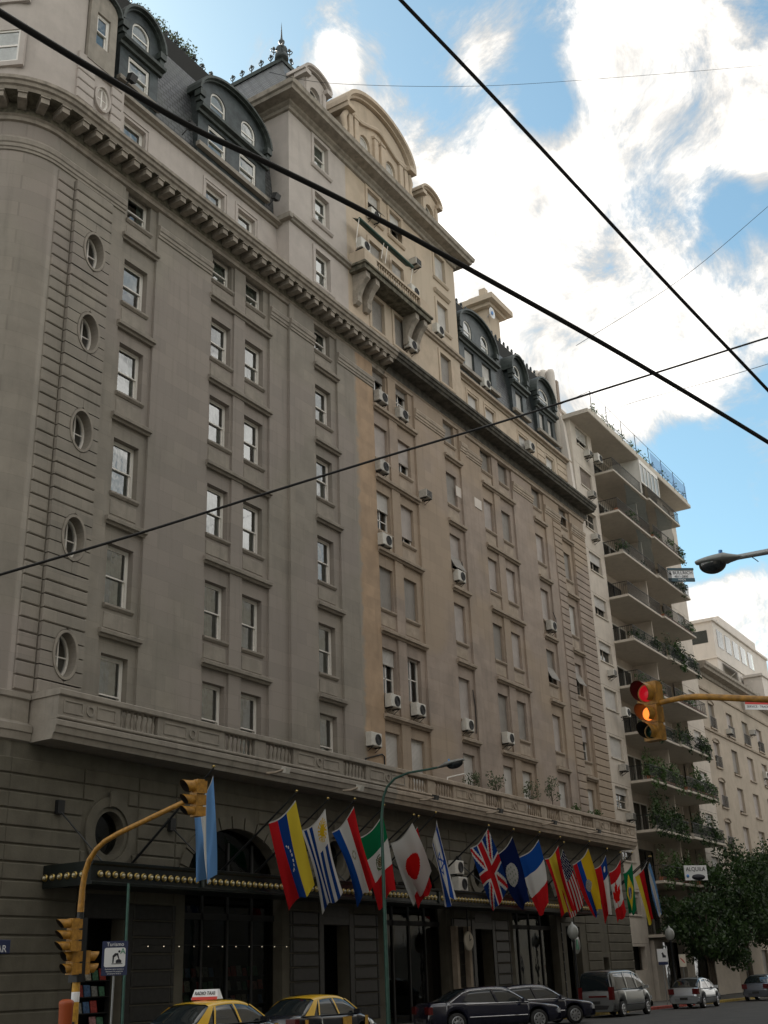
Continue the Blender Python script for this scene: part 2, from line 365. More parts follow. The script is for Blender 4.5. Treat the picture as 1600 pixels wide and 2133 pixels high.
def clothm():
    mt = bpy.data.materials.new('flag_cloth'); mt.use_nodes = True; t = NT(mt.node_tree); t.n.clear()
    a = t.new('ShaderNodeVertexColor'); a.layer_name = 'print'
    d = t.new('ShaderNodeBsdfDiffuse'); t.l.new(a.outputs[0], d.inputs[0]); g = t.new('ShaderNodeBsdfTranslucent'); t.l.new(a.outputs[0], g.inputs[0])
    m1 = t.new('ShaderNodeMixShader'); m1.inputs[0].default_value = .45; t.l.new(d.outputs[0], m1.inputs[1]); t.l.new(g.outputs[0], m1.inputs[2])
    o = t.new('ShaderNodeOutputMaterial'); t.l.new(m1.outputs[0], o.inputs[0]); MATS['flag_cloth'] = mt
clothm()
M = MATS

def text(name, s, size, mt, parent, mw, align='CENTER', ext=.004):
    cu = bpy.data.curves.new(name, 'FONT'); cu.body = s; cu.size = size; cu.align_x = align; cu.align_y = 'CENTER'; cu.extrude = ext
    o = bpy.data.objects.new(name, cu); col.objects.link(o)
    me = bpy.data.meshes.new_from_object(o.evaluated_get(bpy.context.evaluated_depsgraph_get()))
    bpy.data.objects.remove(o); me.materials.clear(); me.materials.append(M[mt])
    return put(name, me, parent, mw=mw)
def facing(c, right, up=(0, 0, 1)):               # matrix: local x = right, y = up
    r_ = Vector(right).normalized(); u_ = Vector(up).normalized(); n_ = r_.cross(u_).normalized(); u_ = n_.cross(r_)
    mm = Matrix((r_, u_, n_)).transposed().to_4x4(); mm.translation = Vector(c); return mm
def gz(x): return .14-.0045*(x-20)                # the street falls gently away
# ------------------------------------------------------------------ ground
def sheet(name, x0, x1, y0, y1, dz, mt, th=None):
    b = MB()
    if th is None: b.add([(x0,y0,gz(x0)+dz),(x1,y0,gz(x1)+dz),(x1,y1,gz(x1)+dz),(x0,y1,gz(x0)+dz)], [(0,1,2,3)])
    else:
        lo = [(x0,y0,gz(x0)+dz-th),(x1,y0,gz(x1)+dz-th),(x1,y1,gz(x1)+dz-th),(x0,y1,gz(x0)+dz-th)]
        hi = [(x,y,z+th) for x,y,z in lo]; b.add(lo+hi, [(3,2,1,0),(4,5,6,7),(0,1,5,4),(1,2,6,5),(2,3,7,6),(3,0,4,7)])
    return b.build(name, M[mt])
tag(sheet('road', -400, 900, -400, 500, 0, 'asphalt'), kind='structure')
KERB = 22.5
pv = tag(sheet('pavement', 19.6, 240, KERB+.22, 60, .13, 'pavement', .3), kind='structure')
x = 19.6; k = 0
while x < 112:
    L = 1.96; b = MB(); mt = 'kerb_red' if 58 < x < 66 else 'kerb_yellow' if 46 < x < 57 or 68 < x < 78 else 'kerb_stone'
    z = gz(x+1); b.cbox(-L/2, L/2, 0, .2, -.25, .14, .025); b.build('kerb_stone', M[mt], pv, (x+1, KERB, z)); x += 2.0; k += 1
tag(sheet('opposite_pavement', -60, 240, -14, 2.6, .13, 'pavement', .3), kind='structure')

# ------------------------------------------------------------------ the hotel
hotel = thing('hotel_building', 'grand classical hotel with grey and tan facade, slate mansard roof and flags', 'building', (45, 27, 0))
YS, YT = 27.05, 26.92                         # wall plane of the wings and of the centre block
CX, CR = 22.4, 2.2                            # rounded street corner
TX0, TX1 = 36.15, 52.95
def wy(x): return YT if TX0 < x < TX1 else YS
COLS = {1:(26.0,27.25),2:(31.05,32.3),3:(33.26,34.5),4:(38.25,39.5),5:(43.25,44.5),6:(45.5,46.75),7:(50.5,51.75),8:(55.15,56.4),9:(57.45,58.7),10:(62.15,63.4),11:(66.35,67.55)}
STRIPS = [(25.75,27.6,[1]),(30.85,34.85,[2,3]),(38.05,39.95,[4]),(43.12,47.2,[5,6]),(50.35,52.2,[7]),(55.0,59.15,[8,9]),(62.0,63.8,[10]),(66.2,67.95,[11])]
FL = [(9.62,12.2),(13.92,16.1),(18.0,20.1),(21.95,24.0),(25.75,27.65),(29.5,30.85)]
LEDGE = [12.95,16.95,20.95,24.75,28.65]
HR = 70.3
def wallmat(x): return 'stucco_grey' if x < 41.37 else 'stucco_orange' if x < 43.12 else 'stucco_beige'
def trim(x): return 'stucco_grey_trim' if x < 42 else 'stucco_beige_trim'

OV = [onY(px, py, 27.0).z for px, py in ((188,525),(170,690),(153,893),(135,1117),(118,1362))]
OVX = 24.22
def cpath(out, xr, back=46, y=YS, n=14):
    r = CR+out; cy = y+CR
    p = [(xr, y-out), (CX, y-out)]
    for k in range(1, n+1):
        q = math.pi/2*k/n; p.append((CX-r*math.sin(q), cy-r*math.cos(q)))
    return p+[(CX-r, back)]
def sweep(b, prof, xr, **kw):
    rows = []
    for out, z in prof: rows.append([(px, py, z) for px, py in cpath(out, xr, **kw)])
    b.grid(rows, smooth=False)
    b.add([rows[i][0] for i in range(len(rows))], [tuple(range(len(rows)))])
    return b
def run(b, prof, x0, x1, y):                  # straight moulding along X on a wall plane y
    n = len(prof); vs = [(x0, y-o, z) for o, z in prof]+[(x1, y-o, z) for o, z in prof]
    b.add(vs, [(i, i+1, n+i+1, n+i) for i in range(n-1)]+[tuple(range(n-1,-1,-1)), tuple(range(n, 2*n))]); return b

# upper wall, split where the paint changes; the window bays are shallow recesses
walls = {k: MB() for k in ('stucco_grey','stucco_orange','stucco_beige')}
edges = [CX]
for s in STRIPS: edges += [s[0], s[1]]
edges.append(HR)
for i in range(0, len(edges), 2):
    a, c = edges[i], edges[i+1]
    cuts = sorted([a, c]+[v for v in (TX0, TX1, 41.37, 43.12) if a+.01 < v < c-.01])
    for u, v in zip(cuts, cuts[1:]):
        mid = (u+v)/2
        if u == CX: walls[wallmat(mid)].plate(rect(u, v, 8.9, 30.9), [ell(OVX, c_, .46, .74) for c_ in OV], wy(mid), 27.75)
        else: walls[wallmat(mid)].box(u, v, wy(mid), 27.75, 8.9, 30.9)
for s0, s1, cs in STRIPS:
    wb = walls[wallmat((s0+s1)/2)]; yr = wy((s0+s1)/2)+.11
    ops = [COLS[c] for c in cs]
    zs = [8.9]+[z for f in FL for z in f]+[30.9]
    for k in range(0, len(zs), 2): wb.box(s0, s1, yr, 27.75, zs[k], zs[k+1])
    for z0, z1 in FL:
        xs = [s0]+[v for o in ops for v in o]+[s1]
        for k in range(0, len(xs), 2): wb.box(xs[k], xs[k+1], yr, 27.75, z0, z1)
    if len(cs) == 2: wb.box(ops[0][1]+.12, ops[1][0]-.12, yr-.09, yr-.001, 9.4, 30.9)
for k, b in walls.items(): b.build('wall', M[k], hotel)
# rounded corner wall
b = MB(); rows = []
for z in (8.9, 31.0): rows.append([(px, py, z) for px, py in cpath(0, CX)])
b.grid(rows); b.build('wall', M['stucco_grey'], hotel)
b = MB().box(CX-1.2, HR-.05, 28.5, 28.6, 0, 42.0); b.build('dark_backing', M['interior_dark'], hotel)  # added dark sheet: stands in for unlit rooms, blocks light from behind
# ledges over the windows, sills, aprons
for s0, s1, cs in STRIPS:
    y = wy((s0+s1)/2); tm = trim((s0+s1)/2)
    for z in LEDGE:
        b = MB(); run(b, [(-.11,z-.24),(.02,z-.24),(.05,z-.16),(.15,z-.14),(.165,z-.02),(.15,z),(-.11,z+.05)], s0-.06, s1+.06, y)
        b.build('ledge', M[tm], hotel)
    for c in cs:
        o0, o1 = COLS[c]
        for k, (z0, z1) in enumerate(FL):
            if k == 0: continue
            b = MB(); run(b, [(-.11,z0-.17),(-.07,z0-.17),(-.0,z0-.09),(-.0,z0-.02),(-.11,z0)], o0-.07, o1+.07, y); b.build('window_sill', M[tm], hotel)
            if k < 6:
                b = MB().cbox(o0-.02, o1+.02, y+.085, y+.109, z0-.85, z0-.3, .02); b.build('apron_panel', M[tm], hotel)
# belt course between the bays
for i in range(0, len(edges), 2):
    a, c = edges[i], edges[i+1]
    a2 = a if i else CX
    cuts = sorted([a2, c]+[v for v in (TX0, TX1) if a2+.01 < v < c-.01])
    for u, v in zip(cuts, cuts[1:]):
        y = wy((u+v)/2); b = MB()
        pr = [(0,29.5),(.05,29.52),(.05,29.62),(.09,29.65),(.09,29.78),(.13,29.82),(.15,29.98),(.11,30.06),(0,30.1)]
        if i == 0 and u == a2: sweep(b, pr, v)
        else: run(b, pr, u, v, y)
        b.build('belt_course', M[trim((u+v)/2)], hotel)
# main cornice
COR = [(-.1,30.75),(.10,30.80),(.10,30.95),(.18,31.02),(.22,31.44),(.88,31.48),(.92,31.60),(1.0,31.64),(1.03,31.76),(1.10,31.80),(1.10,31.94),(1.04,31.98),(-.9,32.2)]
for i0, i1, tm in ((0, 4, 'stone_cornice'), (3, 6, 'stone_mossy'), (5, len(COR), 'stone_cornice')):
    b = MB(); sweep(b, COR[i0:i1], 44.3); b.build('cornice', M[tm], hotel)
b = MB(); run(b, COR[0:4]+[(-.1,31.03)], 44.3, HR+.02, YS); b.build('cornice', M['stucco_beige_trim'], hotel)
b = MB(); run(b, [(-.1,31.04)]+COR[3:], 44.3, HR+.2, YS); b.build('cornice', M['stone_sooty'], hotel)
mm = MB(); mm.box(-.15,.15,-.64,0,-.22,0); mm.box(-.18,.18,-.69,0,0,.06)
me = mm.mesh('modillion', M['stone_cornice'])
x = 22.8
while x < 44.2: put('modillion', me, hotel, (x, YS-.2, 31.40)); x += .66
for k in range(5):
    q = R(10+15*k); put('modillion', me, hotel, (CX-(CR+.2)*math.sin(q), YS+CR-(CR+.2)*math.cos(q), 31.40), -q)
# rusticated corner pier with oval windows
def course(x0, x1, y0, y1, z0, z1, mt='stucco_grey', par=None):
    b = MB().cbox(x0, x1, y0, y1, z0, z1, .03); return b.build('stone_course', M[mt], par or hotel)
z = 10.3
while z < 29.4:
    z1 = min(z+.455, 29.48)
    course(22.42, 23.16, 26.98, YS+.02, z+.02, z1-.02)
    o = [c for c in OV if z1 > c-.86 and z < c+.86]
    if o:
        for s_, xe in ((-1, 23.2), (1, 25.0)):     # blocks cut to the curve of the oval
            pts = [(xe, z+.02)]
            for i in range(9):
                zz = z+.02+(z1-z-.04)*i/8; q = 1-((zz-o[0])/.83)**2; pts.append((OVX+s_*(.545*math.sqrt(q)+.004 if q > 0 else .006), zz))
            pts.append((xe, z1-.02)); pts = pts if s_ < 0 else pts[::-1]
            MB().plate(pts, [], 26.86, YS+.02).build('stone_course', M['stucco_grey'], hotel)
    else: course(23.2, 25.0, 26.86, YS+.02, z+.02, z1-.02)
    z = z1
def oval_window(parent, cx, cz, y, rx, ry, mt):
    fr = MB(); fr.plate(ell(cx, cz, rx, ry), [ell(cx, cz, rx-.075, ry-.075)], y, y+.1, True)
    fr.box(cx-.03, cx+.03, y+.02, y+.08, cz-ry+.05, cz+ry-.05); fr.box(cx-rx+.05, cx+rx-.05, y+.03, y+.07, cz-.02, cz+.02)
    wn = fr.build('oval_window', M['white_paint'], parent)
    MB().plate(ell(cx, cz, rx-.07, ry-.07), [], y+.06, y+.065).build('pane', M[mt], wn)
for c in OV:
    b = MB(); n = 28
    b.plate(ell(OVX, c, .54, .82), [ell(OVX, c, .44, .72)], 26.875, 27.35)
    b.build('oval_surround', M['stucco_grey'], hotel)
    ring = MB(); ring.plate(ell(OVX, c, .53, .81), [ell(OVX, c, .438, .718)], 26.835, 26.874); ring.build('oval_moulding', M['stucco_grey_trim'], hotel)
    oval_window(hotel, OVX, c, 27.2, .438, .718, 'pane_glass')
# quoins of the far end
z = 9.3
while z < 29.4:
    z1 = min(z+.455, 29.48)
    for a, c in ((64.9,66.15),(68.0,70.28)): course(a, c, YS-.07, YS+.02, z+.02, z1-.02, 'stucco_beige')
    z = z1

# windows ---------------------------------------------------------------
CACHE = {}
def sash_meshes(w_, h_):
    key = (round(w_,2), round(h_,2))
    if key not in CACHE:
        f = MB(); t = .085
        f.box(0,t,0,.14,0,h_); f.box(w_-t,w_,0,.14,0,h_); f.box(t,w_-t,0,.14,h_-t,h_); f.box(t,w_-t,0,.14,0,t*.9)
        hm = h_*.5; s = .05
        for z0, z1, y0 in ((hm-.03, h_-t, .015), (t*.9, hm+.03, .075)):
            f.box(t,t+s,y0,y0+.05,z0,z1); f.box(w_-t-s,w_-t,y0,y0+.05,z0,z1); f.box(t+s,w_-t-s,y0,y0+.05,z1-s,z1); f.box(t+s,w_-t-s,y0,y0+.05,z0,z0+s)
        p = MB(); p.add([(t+s,.04,hm),(w_-t-s,.04,hm),(w_-t-s,.04,h_-t-s),(t+s,.04,h_-t-s)], [(0,1,2,3)])
        q = MB(); q.add([(t+s,.10,t+s),(w_-t-s,.10,t+s),(w_-t-s,.10,hm),(t+s,.10,hm)], [(0,1,2,3)])
        cs = []
        for gap in (0.0, .22, .4):
            c = MB()
            for a0, a1 in ((0, w_/2-gap*w_/2), (w_/2+gap*w_/2, w_)):
                rows = []
                for zz in (0, h_): rows.append([(a0+(a1-a0)*i/24, .19+.025*math.sin(i*2.3), zz) for i in range(25)])
                c.grid(rows)
            cs.append(c.mesh('curtain', M['curtain']))
        c = MB(); c.box(.1, w_-.1, .16, .175, h_*.45, h_-.05); cs.append(c.mesh('curtain', M['curtain']))
        gc = cs[0].copy(); gc.materials[0] = M['green_curtain']
        CACHE[key] = (f.mesh('window', M['white_paint']), p.mesh('pane', M['pane_glass']), q.mesh('pane', M['pane_glass']), cs, gc)
    return CACHE[key]
def sash(parent, x0, x1, z0, z1, y, curtain=0):
    f, p, q, cs, gc = sash_meshes(x1-x0, z1-z0); L = (x0, y, z0)
    wn = put('window', f, parent, L); put('pane', p, wn, L); put('pane', q, wn, L)
    if curtain is not None: put('curtain', gc if curtain == 3 else cs[min(curtain, 3)], wn, L)
    return wn
def shut(parent, x0, x1, z0, z1, y, frac=1.0, mt='shutter_pale', frame='white_paint'):
    w_, h_ = x1-x0, z1-z0; key = ('s', round(w_,2), round(h_,2), round(frac,2), mt)
    if key not in CACHE:
        f = MB(); t = .06; f.box(0,t,.06,.2,0,h_); f.box(w_-t,w_,.06,.2,0,h_); f.box(t,w_-t,.06,.2,h_-t,h_); f.box(t,w_-t,.06,.2,0,t)
        g = MB()
        if frac < 1:
            f.box(w_/2-.03,w_/2+.03,.1,.16,t,h_-t)
            if h_*(1-frac) > .9: f.box(t,w_-t,.1,.16,h_*(1-frac)*.55-.025,h_*(1-frac)*.55+.025)
            g.add([(t,.13,t),(w_-t,.13,t),(w_-t,.13,h_-t),(t,.13,h_-t)], [(0,1,2,3)])
        s = MB()
        if frac > 0: s.box(.01,w_-.01,0,.04,h_*(1-frac)+.01,h_); s.box(.01,w_-.01,-.015,.055,h_*(1-frac)-.05,h_*(1-frac)+.01)
        CACHE[key] = (f.mesh('window', M[frame]), g.mesh('pane', M['dark_glass']) if frac < 1 else None, s.mesh('roller_shutter', M[mt]) if frac > 0 else None)
    f, g, s = CACHE[key]; L = (x0, y, z0)
    wn = put('window', f, parent, L)
    if g: put('pane', g, wn, L)
    if s: put('roller_shutter', s, wn, L)
    return wn
FR = {(5,5):.35,(6,5):.3,(5,4):.92,(6,4):.62,(5,3):.42,(6,3):.78,(5,1):.32,(6,1):0.0,(7,3):.8,(8,3):.86,(10,2):.72,(11,5):.3,(11,2):.4,(11,1):1.0,(11,0):.55,(11,1):.42}
rng = random.Random(3)
for c, (x0, x1) in COLS.items():
    yw = wy(x0)+.32
    for k, (z0, z1) in enumerate(FL):
        if c <= 4:
            cu = rng.choice([0,0,1,4,2]) if k >= 3 else rng.choice([3,3,3,0])
            sash(hotel, x0, x1, z0, z1, yw+.03, cu)
        else:
            sm = 'shutter_grey' if (k == 5 or rng.random() < .28) else 'shutter_pale' if rng.random() < .8 else 'shutter_white'
            if k == 0: sm = 'shutter_white'
            shut(hotel, x0, x1, z0, z1, yw-.06, FR.get((c,k), 1.0), sm)
# shutters pushed outwards like blinds
for c, k, f0 in ((11,5,.62),(11,2,.6),(7,3,.3),(10,2,.38)):
    x0, x1 = COLS[c]; z0, z1 = FL[k]; h_ = z1-z0; b = MB(); y = wy(x0)+.25
    a = Vector((0, y, z0+h_*(f0+.12))); e = Vector((0, y-.42, z0+h_*(f0-.28)))
    b.add([(x0,a.y,a.z),(x1,a.y,a.z),(x1,e.y,e.z),(x0,e.y,e.z),(x0,a.y+.03,a.z),(x1,a.y+.03,a.z),(x1,e.y+.03,e.z),(x0,e.y+.03,e.z)], [(0,3,2,1),(4,5,6,7),(0,1,5,4),(2,3,7,6),(1,2,6,5),(0,4,7,3)])
    b.build('projecting_blind', M['shutter_grey'], hotel)

# first-floor balcony ---------------------------------------------------
YB = 25.75; BX0 = 23.1
SLAB = [(0,8.75),(1.15,8.76),(1.2,8.92),(1.26,8.95),(1.30,9.12),(1.34,9.16),(1.34,9.3),(1.28,9.34),(0,9.36)]
for a, c, tm in ((BX0, 42.0, 'stucco_grey_trim'), (42.0, HR-.1, 'stucco_beige_trim')):
    b = MB(); run(b, SLAB, a-(.06 if a == BX0 else 0), c, YS); b.build('balcony_slab', M[tm], hotel)
    for zz, hh, dd in ((9.36,.1,.02),(10.06,.2,.05)):
        b = MB(); b.cbox(a-dd if a == BX0 else a, c, YB-dd, YB+.28+dd, zz, zz+hh, .03)
        if a == BX0: b.box(BX0-dd, BX0+.28+dd, YB+.281+dd, YS, zz, zz+hh)
        b.build('balcony_rail', M[tm], hotel)
b = MB().box(BX0, BX0+.26, YB+.24, YS, 9.461, 10.059); b.build('parapet_panel', M['stucco_grey_trim'], hotel)
BAL = [26.51,31.55,33.88,38.87,43.85,46.2,51.1,55.7,58.05,62.7,66.9]
prof = [(.055,0),(.055,.04),(.03,.06),(.05,.14),(.062,.22),(.05,.32),(.03,.42),(.026,.48),(.045,.5),(.03,.53),(.055,.56),(.055,.6)]
bal_me = {k: MB().lathe(prof, 10).mesh('baluster', M[k]) for k in ('stucco_grey_trim','stucco_beige_trim')}
prev = BX0
for bc in BAL+[None]:
    a, c = prev, (bc-.85 if bc else HR-.1); tm = trim((a+c)/2)
    pieces = [(a,c)] if not (a < 42 < c) else [(a,42.0),(42.0,c)]
    for u, v in pieces:
        b = MB(); b.box(u, v, YB+.03, YB+.25, 9.461, 10.059); pw = MB()
        b.build('parapet_panel', M[trim((u+v)/2)], hotel)
    if c-a > 1.4:
        d = MB(); mid = (a+c)/2; tm = trim(mid)
        d.plate(ell(mid, 9.76, .17, .17, 20), [ell(mid, 9.76, .11, .11, 20)], YB-.01, YB+.03)
        for q in (-1, 1):
            x0, x1 = sorted((mid+q*.28, mid+q*(c-a)*.42))
            d.plate(rect(x0, x1, 9.56, 9.96), [rect(x0+.05, x1-.05, 9.61, 9.91)], YB+.005, YB+.03)
        d.build('panel_ornament', M[tm], hotel)
    if bc:
        tm = trim(bc)
        for i in range(7): put('baluster', bal_me[tm], hotel, (bc-.72+.24*i, YB+.14, 9.46))
        prev = bc+.85
b = MB(); sweep(b, [(.0,8.6),(.12,8.7),(.28,8.78),(.3,9.0),(.34,9.03),(.34,9.22),(.14,9.3),(.1,9.36),(.1,10.0),(.16,10.05),(.16,10.2),(0,10.26)], BX0-.08); b.build('corner_band', M['stucco_grey_trim'], hotel)

# ground storey ---------------------------------------------------------
YG = 26.85; GD = .32
OVG = [26.5, 38.85, 51.1]; AR = [(30.1,35.4),(42.3,47.6),(54.3,59.6)]
g = MB()
xs = [CX, 25.3, 27.7, 29.5, 36.0, 37.65, 40.05, 41.7, 48.2, 49.9, 52.3, 53.7, 60.2, 61.6, 63.4, 65.4, 66.6, HR]
def gplate(x0, x1, holes): g.plate(rect(x0, x1, 0, 8.74), holes, YG, YG+.55)
gplate(CX, 25.3, [])
for c in OVG: gplate(c-1.2, c+1.2, [ell(c, 6.42, .62, .66), rect(c-.85, c+.85, .02, 4.2)])
for a, c in AR: gplate((a+c)/2-3.25, (a+c)/2+3.25, [archp(a, c, .02, 5.1, 1.95)])
gplate(27.7, 29.5, []); gplate(36.0, 37.65, []); gplate(40.05, 41.85-.25+.1, []); gplate(48.2, 49.9, []); gplate(52.3, 53.7, [])
gplate(60.2, 63.4, [rect(60.7, 62.6, .02, 4.2)]); gplate(63.4, 65.4, []); gplate(65.4, 66.6, [rect(65.6, 66.4, .9, 2.6)]); gplate(66.6, HR, [])
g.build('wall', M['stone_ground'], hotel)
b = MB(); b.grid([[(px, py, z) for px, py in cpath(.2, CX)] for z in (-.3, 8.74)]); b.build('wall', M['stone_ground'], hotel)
def arc_course(z0, z1):
    b = MB(); rows = []
    for o, z in ((.2,z0),(.22,z0),(.25,z0+.03),(.25,z1-.03),(.22,z1),(.2,z1)): rows.append([(px, py, z) for px, py in cpath(o, CX+.02)])
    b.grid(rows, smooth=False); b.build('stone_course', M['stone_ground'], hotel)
for c in OVG:                                     # polished shop-front cladding under the canopy
    for s_ in (-1, 1): MB().cbox(*sorted((c+s_*.87, c+s_*1.18)), YG-.06, YG-.001, .15, 4.35, .02).build('cladding_panel', M['dark_granite'], hotel)
    MB().cbox(c-.86, c+.86, YG-.06, YG-.001, 4.2, 4.62, .02).build('cladding_panel', M['dark_granite'], hotel)
z = .45; ci = 0
while z < 8.2:
    z1 = z+.49
    arc_course(z+.02, z1-.02)
    segs = [(CX+.03, 25.28, 0), (27.72, 29.48, 0), (36.02, 37.63, 0), (40.07, 41.68, 0), (48.22, 49.88, 0), (52.32, 53.68, 0), (63.42, 65.38, 0), (66.62, HR-.02, 0)]
    if z > 4.2: segs.append((60.22, 63.38, 0))
    for c in OVG:
        if z1 < 4.2: continue
        dz = min(abs(z-6.42), abs(z1-6.42)) if not (z < 6.42 < z1) else 0
        hw = math.sqrt(max(0, 1.15**2-dz**2))
        if hw > .05: segs += [(c-1.18, c-hw-.02, 0), (c+hw+.02, c+1.18, 0)]
        else: segs.append((c-1.18, c+1.18, 0))
    for a, c in AR:
        m0, m1 = (a+c)/2-3.23, (a+c)/2+3.23
        hw = (c-a)/2+.45 if z < 5.1 else (c-a+.9)/2*math.sqrt(max(0, 1-((z-5.1)/2.4)**2))
        if hw > .1: segs += [(m0, (a+c)/2-hw, 0), ((a+c)/2+hw, m1, 0)]
        else: segs.append((m0, m1, 0))
    for a, c, _ in segs:
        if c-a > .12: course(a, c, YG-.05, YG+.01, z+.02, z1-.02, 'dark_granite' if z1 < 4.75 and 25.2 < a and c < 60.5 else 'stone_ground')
    z = z1
for c in OVG:
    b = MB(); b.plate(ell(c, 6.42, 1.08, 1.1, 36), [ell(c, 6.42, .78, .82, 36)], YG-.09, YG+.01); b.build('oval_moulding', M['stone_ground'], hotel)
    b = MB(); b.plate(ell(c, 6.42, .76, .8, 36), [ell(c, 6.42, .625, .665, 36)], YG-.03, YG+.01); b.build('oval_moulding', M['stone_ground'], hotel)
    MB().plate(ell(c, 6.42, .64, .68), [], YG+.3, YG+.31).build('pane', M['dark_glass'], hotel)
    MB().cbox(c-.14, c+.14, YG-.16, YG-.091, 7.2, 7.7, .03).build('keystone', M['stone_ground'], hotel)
for a, c in AR:
    mid = (a+c)/2
    for k in range(13):                          # voussoirs round the arch
        q0, q1 = math.pi*(k+.06)/13, math.pi*(k+.94)/13; rx, rz = (c-a)/2, 1.95
        P = lambda q, e: (mid+(rx+e)*math.cos(q), 5.1+(rz+e)*math.sin(q))
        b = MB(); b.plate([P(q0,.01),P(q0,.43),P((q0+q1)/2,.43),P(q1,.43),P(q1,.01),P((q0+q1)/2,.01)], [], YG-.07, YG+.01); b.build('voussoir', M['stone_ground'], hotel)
    MB().plate(archp(a, c, .02, 5.1, 1.95), [], YG+.42, YG+.43).build('pane', M['shop_glass'], hotel)
    b = MB()
    for xx in (a+1.3, mid, c-1.3): b.box(xx-.05, xx+.05, YG+.36, YG+.415, .1, 6.6)
    b.box(a, c, YG+.36, YG+.414, 4.0, 4.2); b.build('shop_frame', M['trim_black'], hotel)
# ------------------------------------------------------------------ attic storeys
YA = 27.65
def attic(x0, x1, wins, mt, quoin=None):
    b = MB(); xs = [x0]+[v for o in wins for v in o]+[x1]
    b.box(x0, x1, YA, 28.3, 32.0, 33.3); b.box(x0, x1, YA, 28.3, 34.75, 35.36)
    for k in range(0, len(xs), 2): b.box(xs[k], xs[k+1], YA, 28.3, 33.3, 34.75)
    b.build('attic_wall', M[mt], hotel)
    for a, c in wins:
        t = MB(); t.plate(rect(a-.22, c+.22, 33.1, 34.98), [rect(a-.12, c+.12, 33.2, 34.88)], YA-.04, YA); t.build('window_surround', M[mt], hotel)
attic(24.6, TX0, [COLS[1], COLS[2], COLS[3]], 'stucco_tower')
for c in (1, 2, 3): sash(hotel, *COLS[c], 33.3, 34.75, YA+.22, 0)
RW = [(55.15,56.4),(57.45,58.7),(62.15,63.4),(66.35,67.6)]
attic(TX1, HR, RW, 'stucco_tan')
for a, c in RW: shut(hotel, a, c, 33.3, 34.75, YA+.15, 1.0, 'shutter_white')
z = 32.1
while z < 35.2:
    course(68.2, 70.2, YA-.05, YA+.01, z+.015, z+.43, 'stucco_tan'); course(64.9, 66.1, YA-.05, YA+.01, z+.015, z+.43, 'stucco_tan'); z += .45
ALED = [(-.1,35.28),(.10,35.30),(.14,35.40),(.32,35.44),(.34,35.58),(.28,35.64),(-.4,35.7)]
b = MB(); run(b, ALED, 25.4, TX0, YA); b.build('attic_ledge', M['stucco_grey_trim'], hotel)
b = MB(); run(b, ALED, TX1, HR+.05, YA); b.build('attic_ledge', M['stucco_beige_trim'], hotel)
# corner drum above the cornice
b = MB(); b.grid([[(px, py, z) for px, py in cpath(-.05, CX+.8)] for z in (32.1, 45.5)]); b.add([(CX+.8,27.1,32.1),(CX+.8,31,32.1),(CX+.8,31,45.5),(CX+.8,27.1,45.5)], [(0,1,2,3)])
MB().box(CX+.8, 25.4, 27.1, 28.3, 32.1, 35.5).build('attic_wall', M['stucco_tower'], hotel)
b.build('corner_drum', M['stucco_tower'], hotel)
b = MB(); sweep(b, [(-.05,38.6),(.1,38.62),(.16,38.72),(.42,38.78),(.45,38.95),(-.05,39.05)], CX+.75); b.build('corner_ledge', M['stucco_grey_trim'], hotel)
z = 32.25
while z < 35.2:
    for a, c in ((22.9,23.75),(24.65,25.2)) if 32.9 < z < 34.6 else ((22.9,25.2),): course(a, c, 26.98, 27.12, z+.015, z+.43, 'stucco_tower')
    z += .45
ring = MB(); ring.plate(ell(24.2, 33.95, .42, .62), [ell(24.2, 33.95, .32, .52)], 26.96, 27.1); ring.build('oval_moulding', M['stucco_tower'], hotel)
oval_window(hotel, 24.2, 33.95, 27.05, .32, .52, 'pane_glass')
for q, z0 in ((R(62), 33.5), (R(62), 36.6)):   # corner drum windows
    mwx = Matrix.Translation((CX-(CR-.05)*math.sin(q), YS+CR-(CR-.05)*math.cos(q), 0)) @ Matrix.Rotation(-q, 4, 'Z')
    b = MB(); b.plate(rect(-.75,.75,z0-.2,z0+1.75), [rect(-.55,.55,z0,z0+1.5)], -.1, .05); wn = b.build('window', M['stucco_tower'], hotel, mw=mwx)
    f = MB(); f.plate(rect(-.55,.55,z0,z0+1.5), [rect(-.47,.47,z0+.08,z0+.72), rect(-.47,.47,z0+.8,z0+1.42)], -.06, -.02); f.build('frame', M['white_paint'], wn, mw=mwx)
    p = MB(); p.plate(rect(-.5,.5,z0,z0+1.45), [], -.03, -.025); p.build('pane', M['pane_glass'], wn, mw=mwx)
    p = MB(); p.plate(rect(-.5,.5,z0,z0+1.45), [], -.012, -.01); p.build('curtain', M['curtain'], wn, mw=mwx)
br = MB()                                       # small iron balcony on the drum
for k in range(9):
    q = R(44+5*k); rr = CR+.4; br.tube([(CX-rr*math.sin(q), YS+CR-rr*math.cos(q), 39.05), (CX-rr*math.sin(q), YS+CR-rr*math.cos(q), 39.95)], .018, 5)
for zz in (39.12, 39.95): br.tube([(CX-(CR+.4)*math.sin(R(42+5*k)), YS+CR-(CR+.4)*math.cos(R(42+5*k)), zz) for k in range(10)], .025, 5)
br.build('iron_railing', M['black_metal'], hotel)

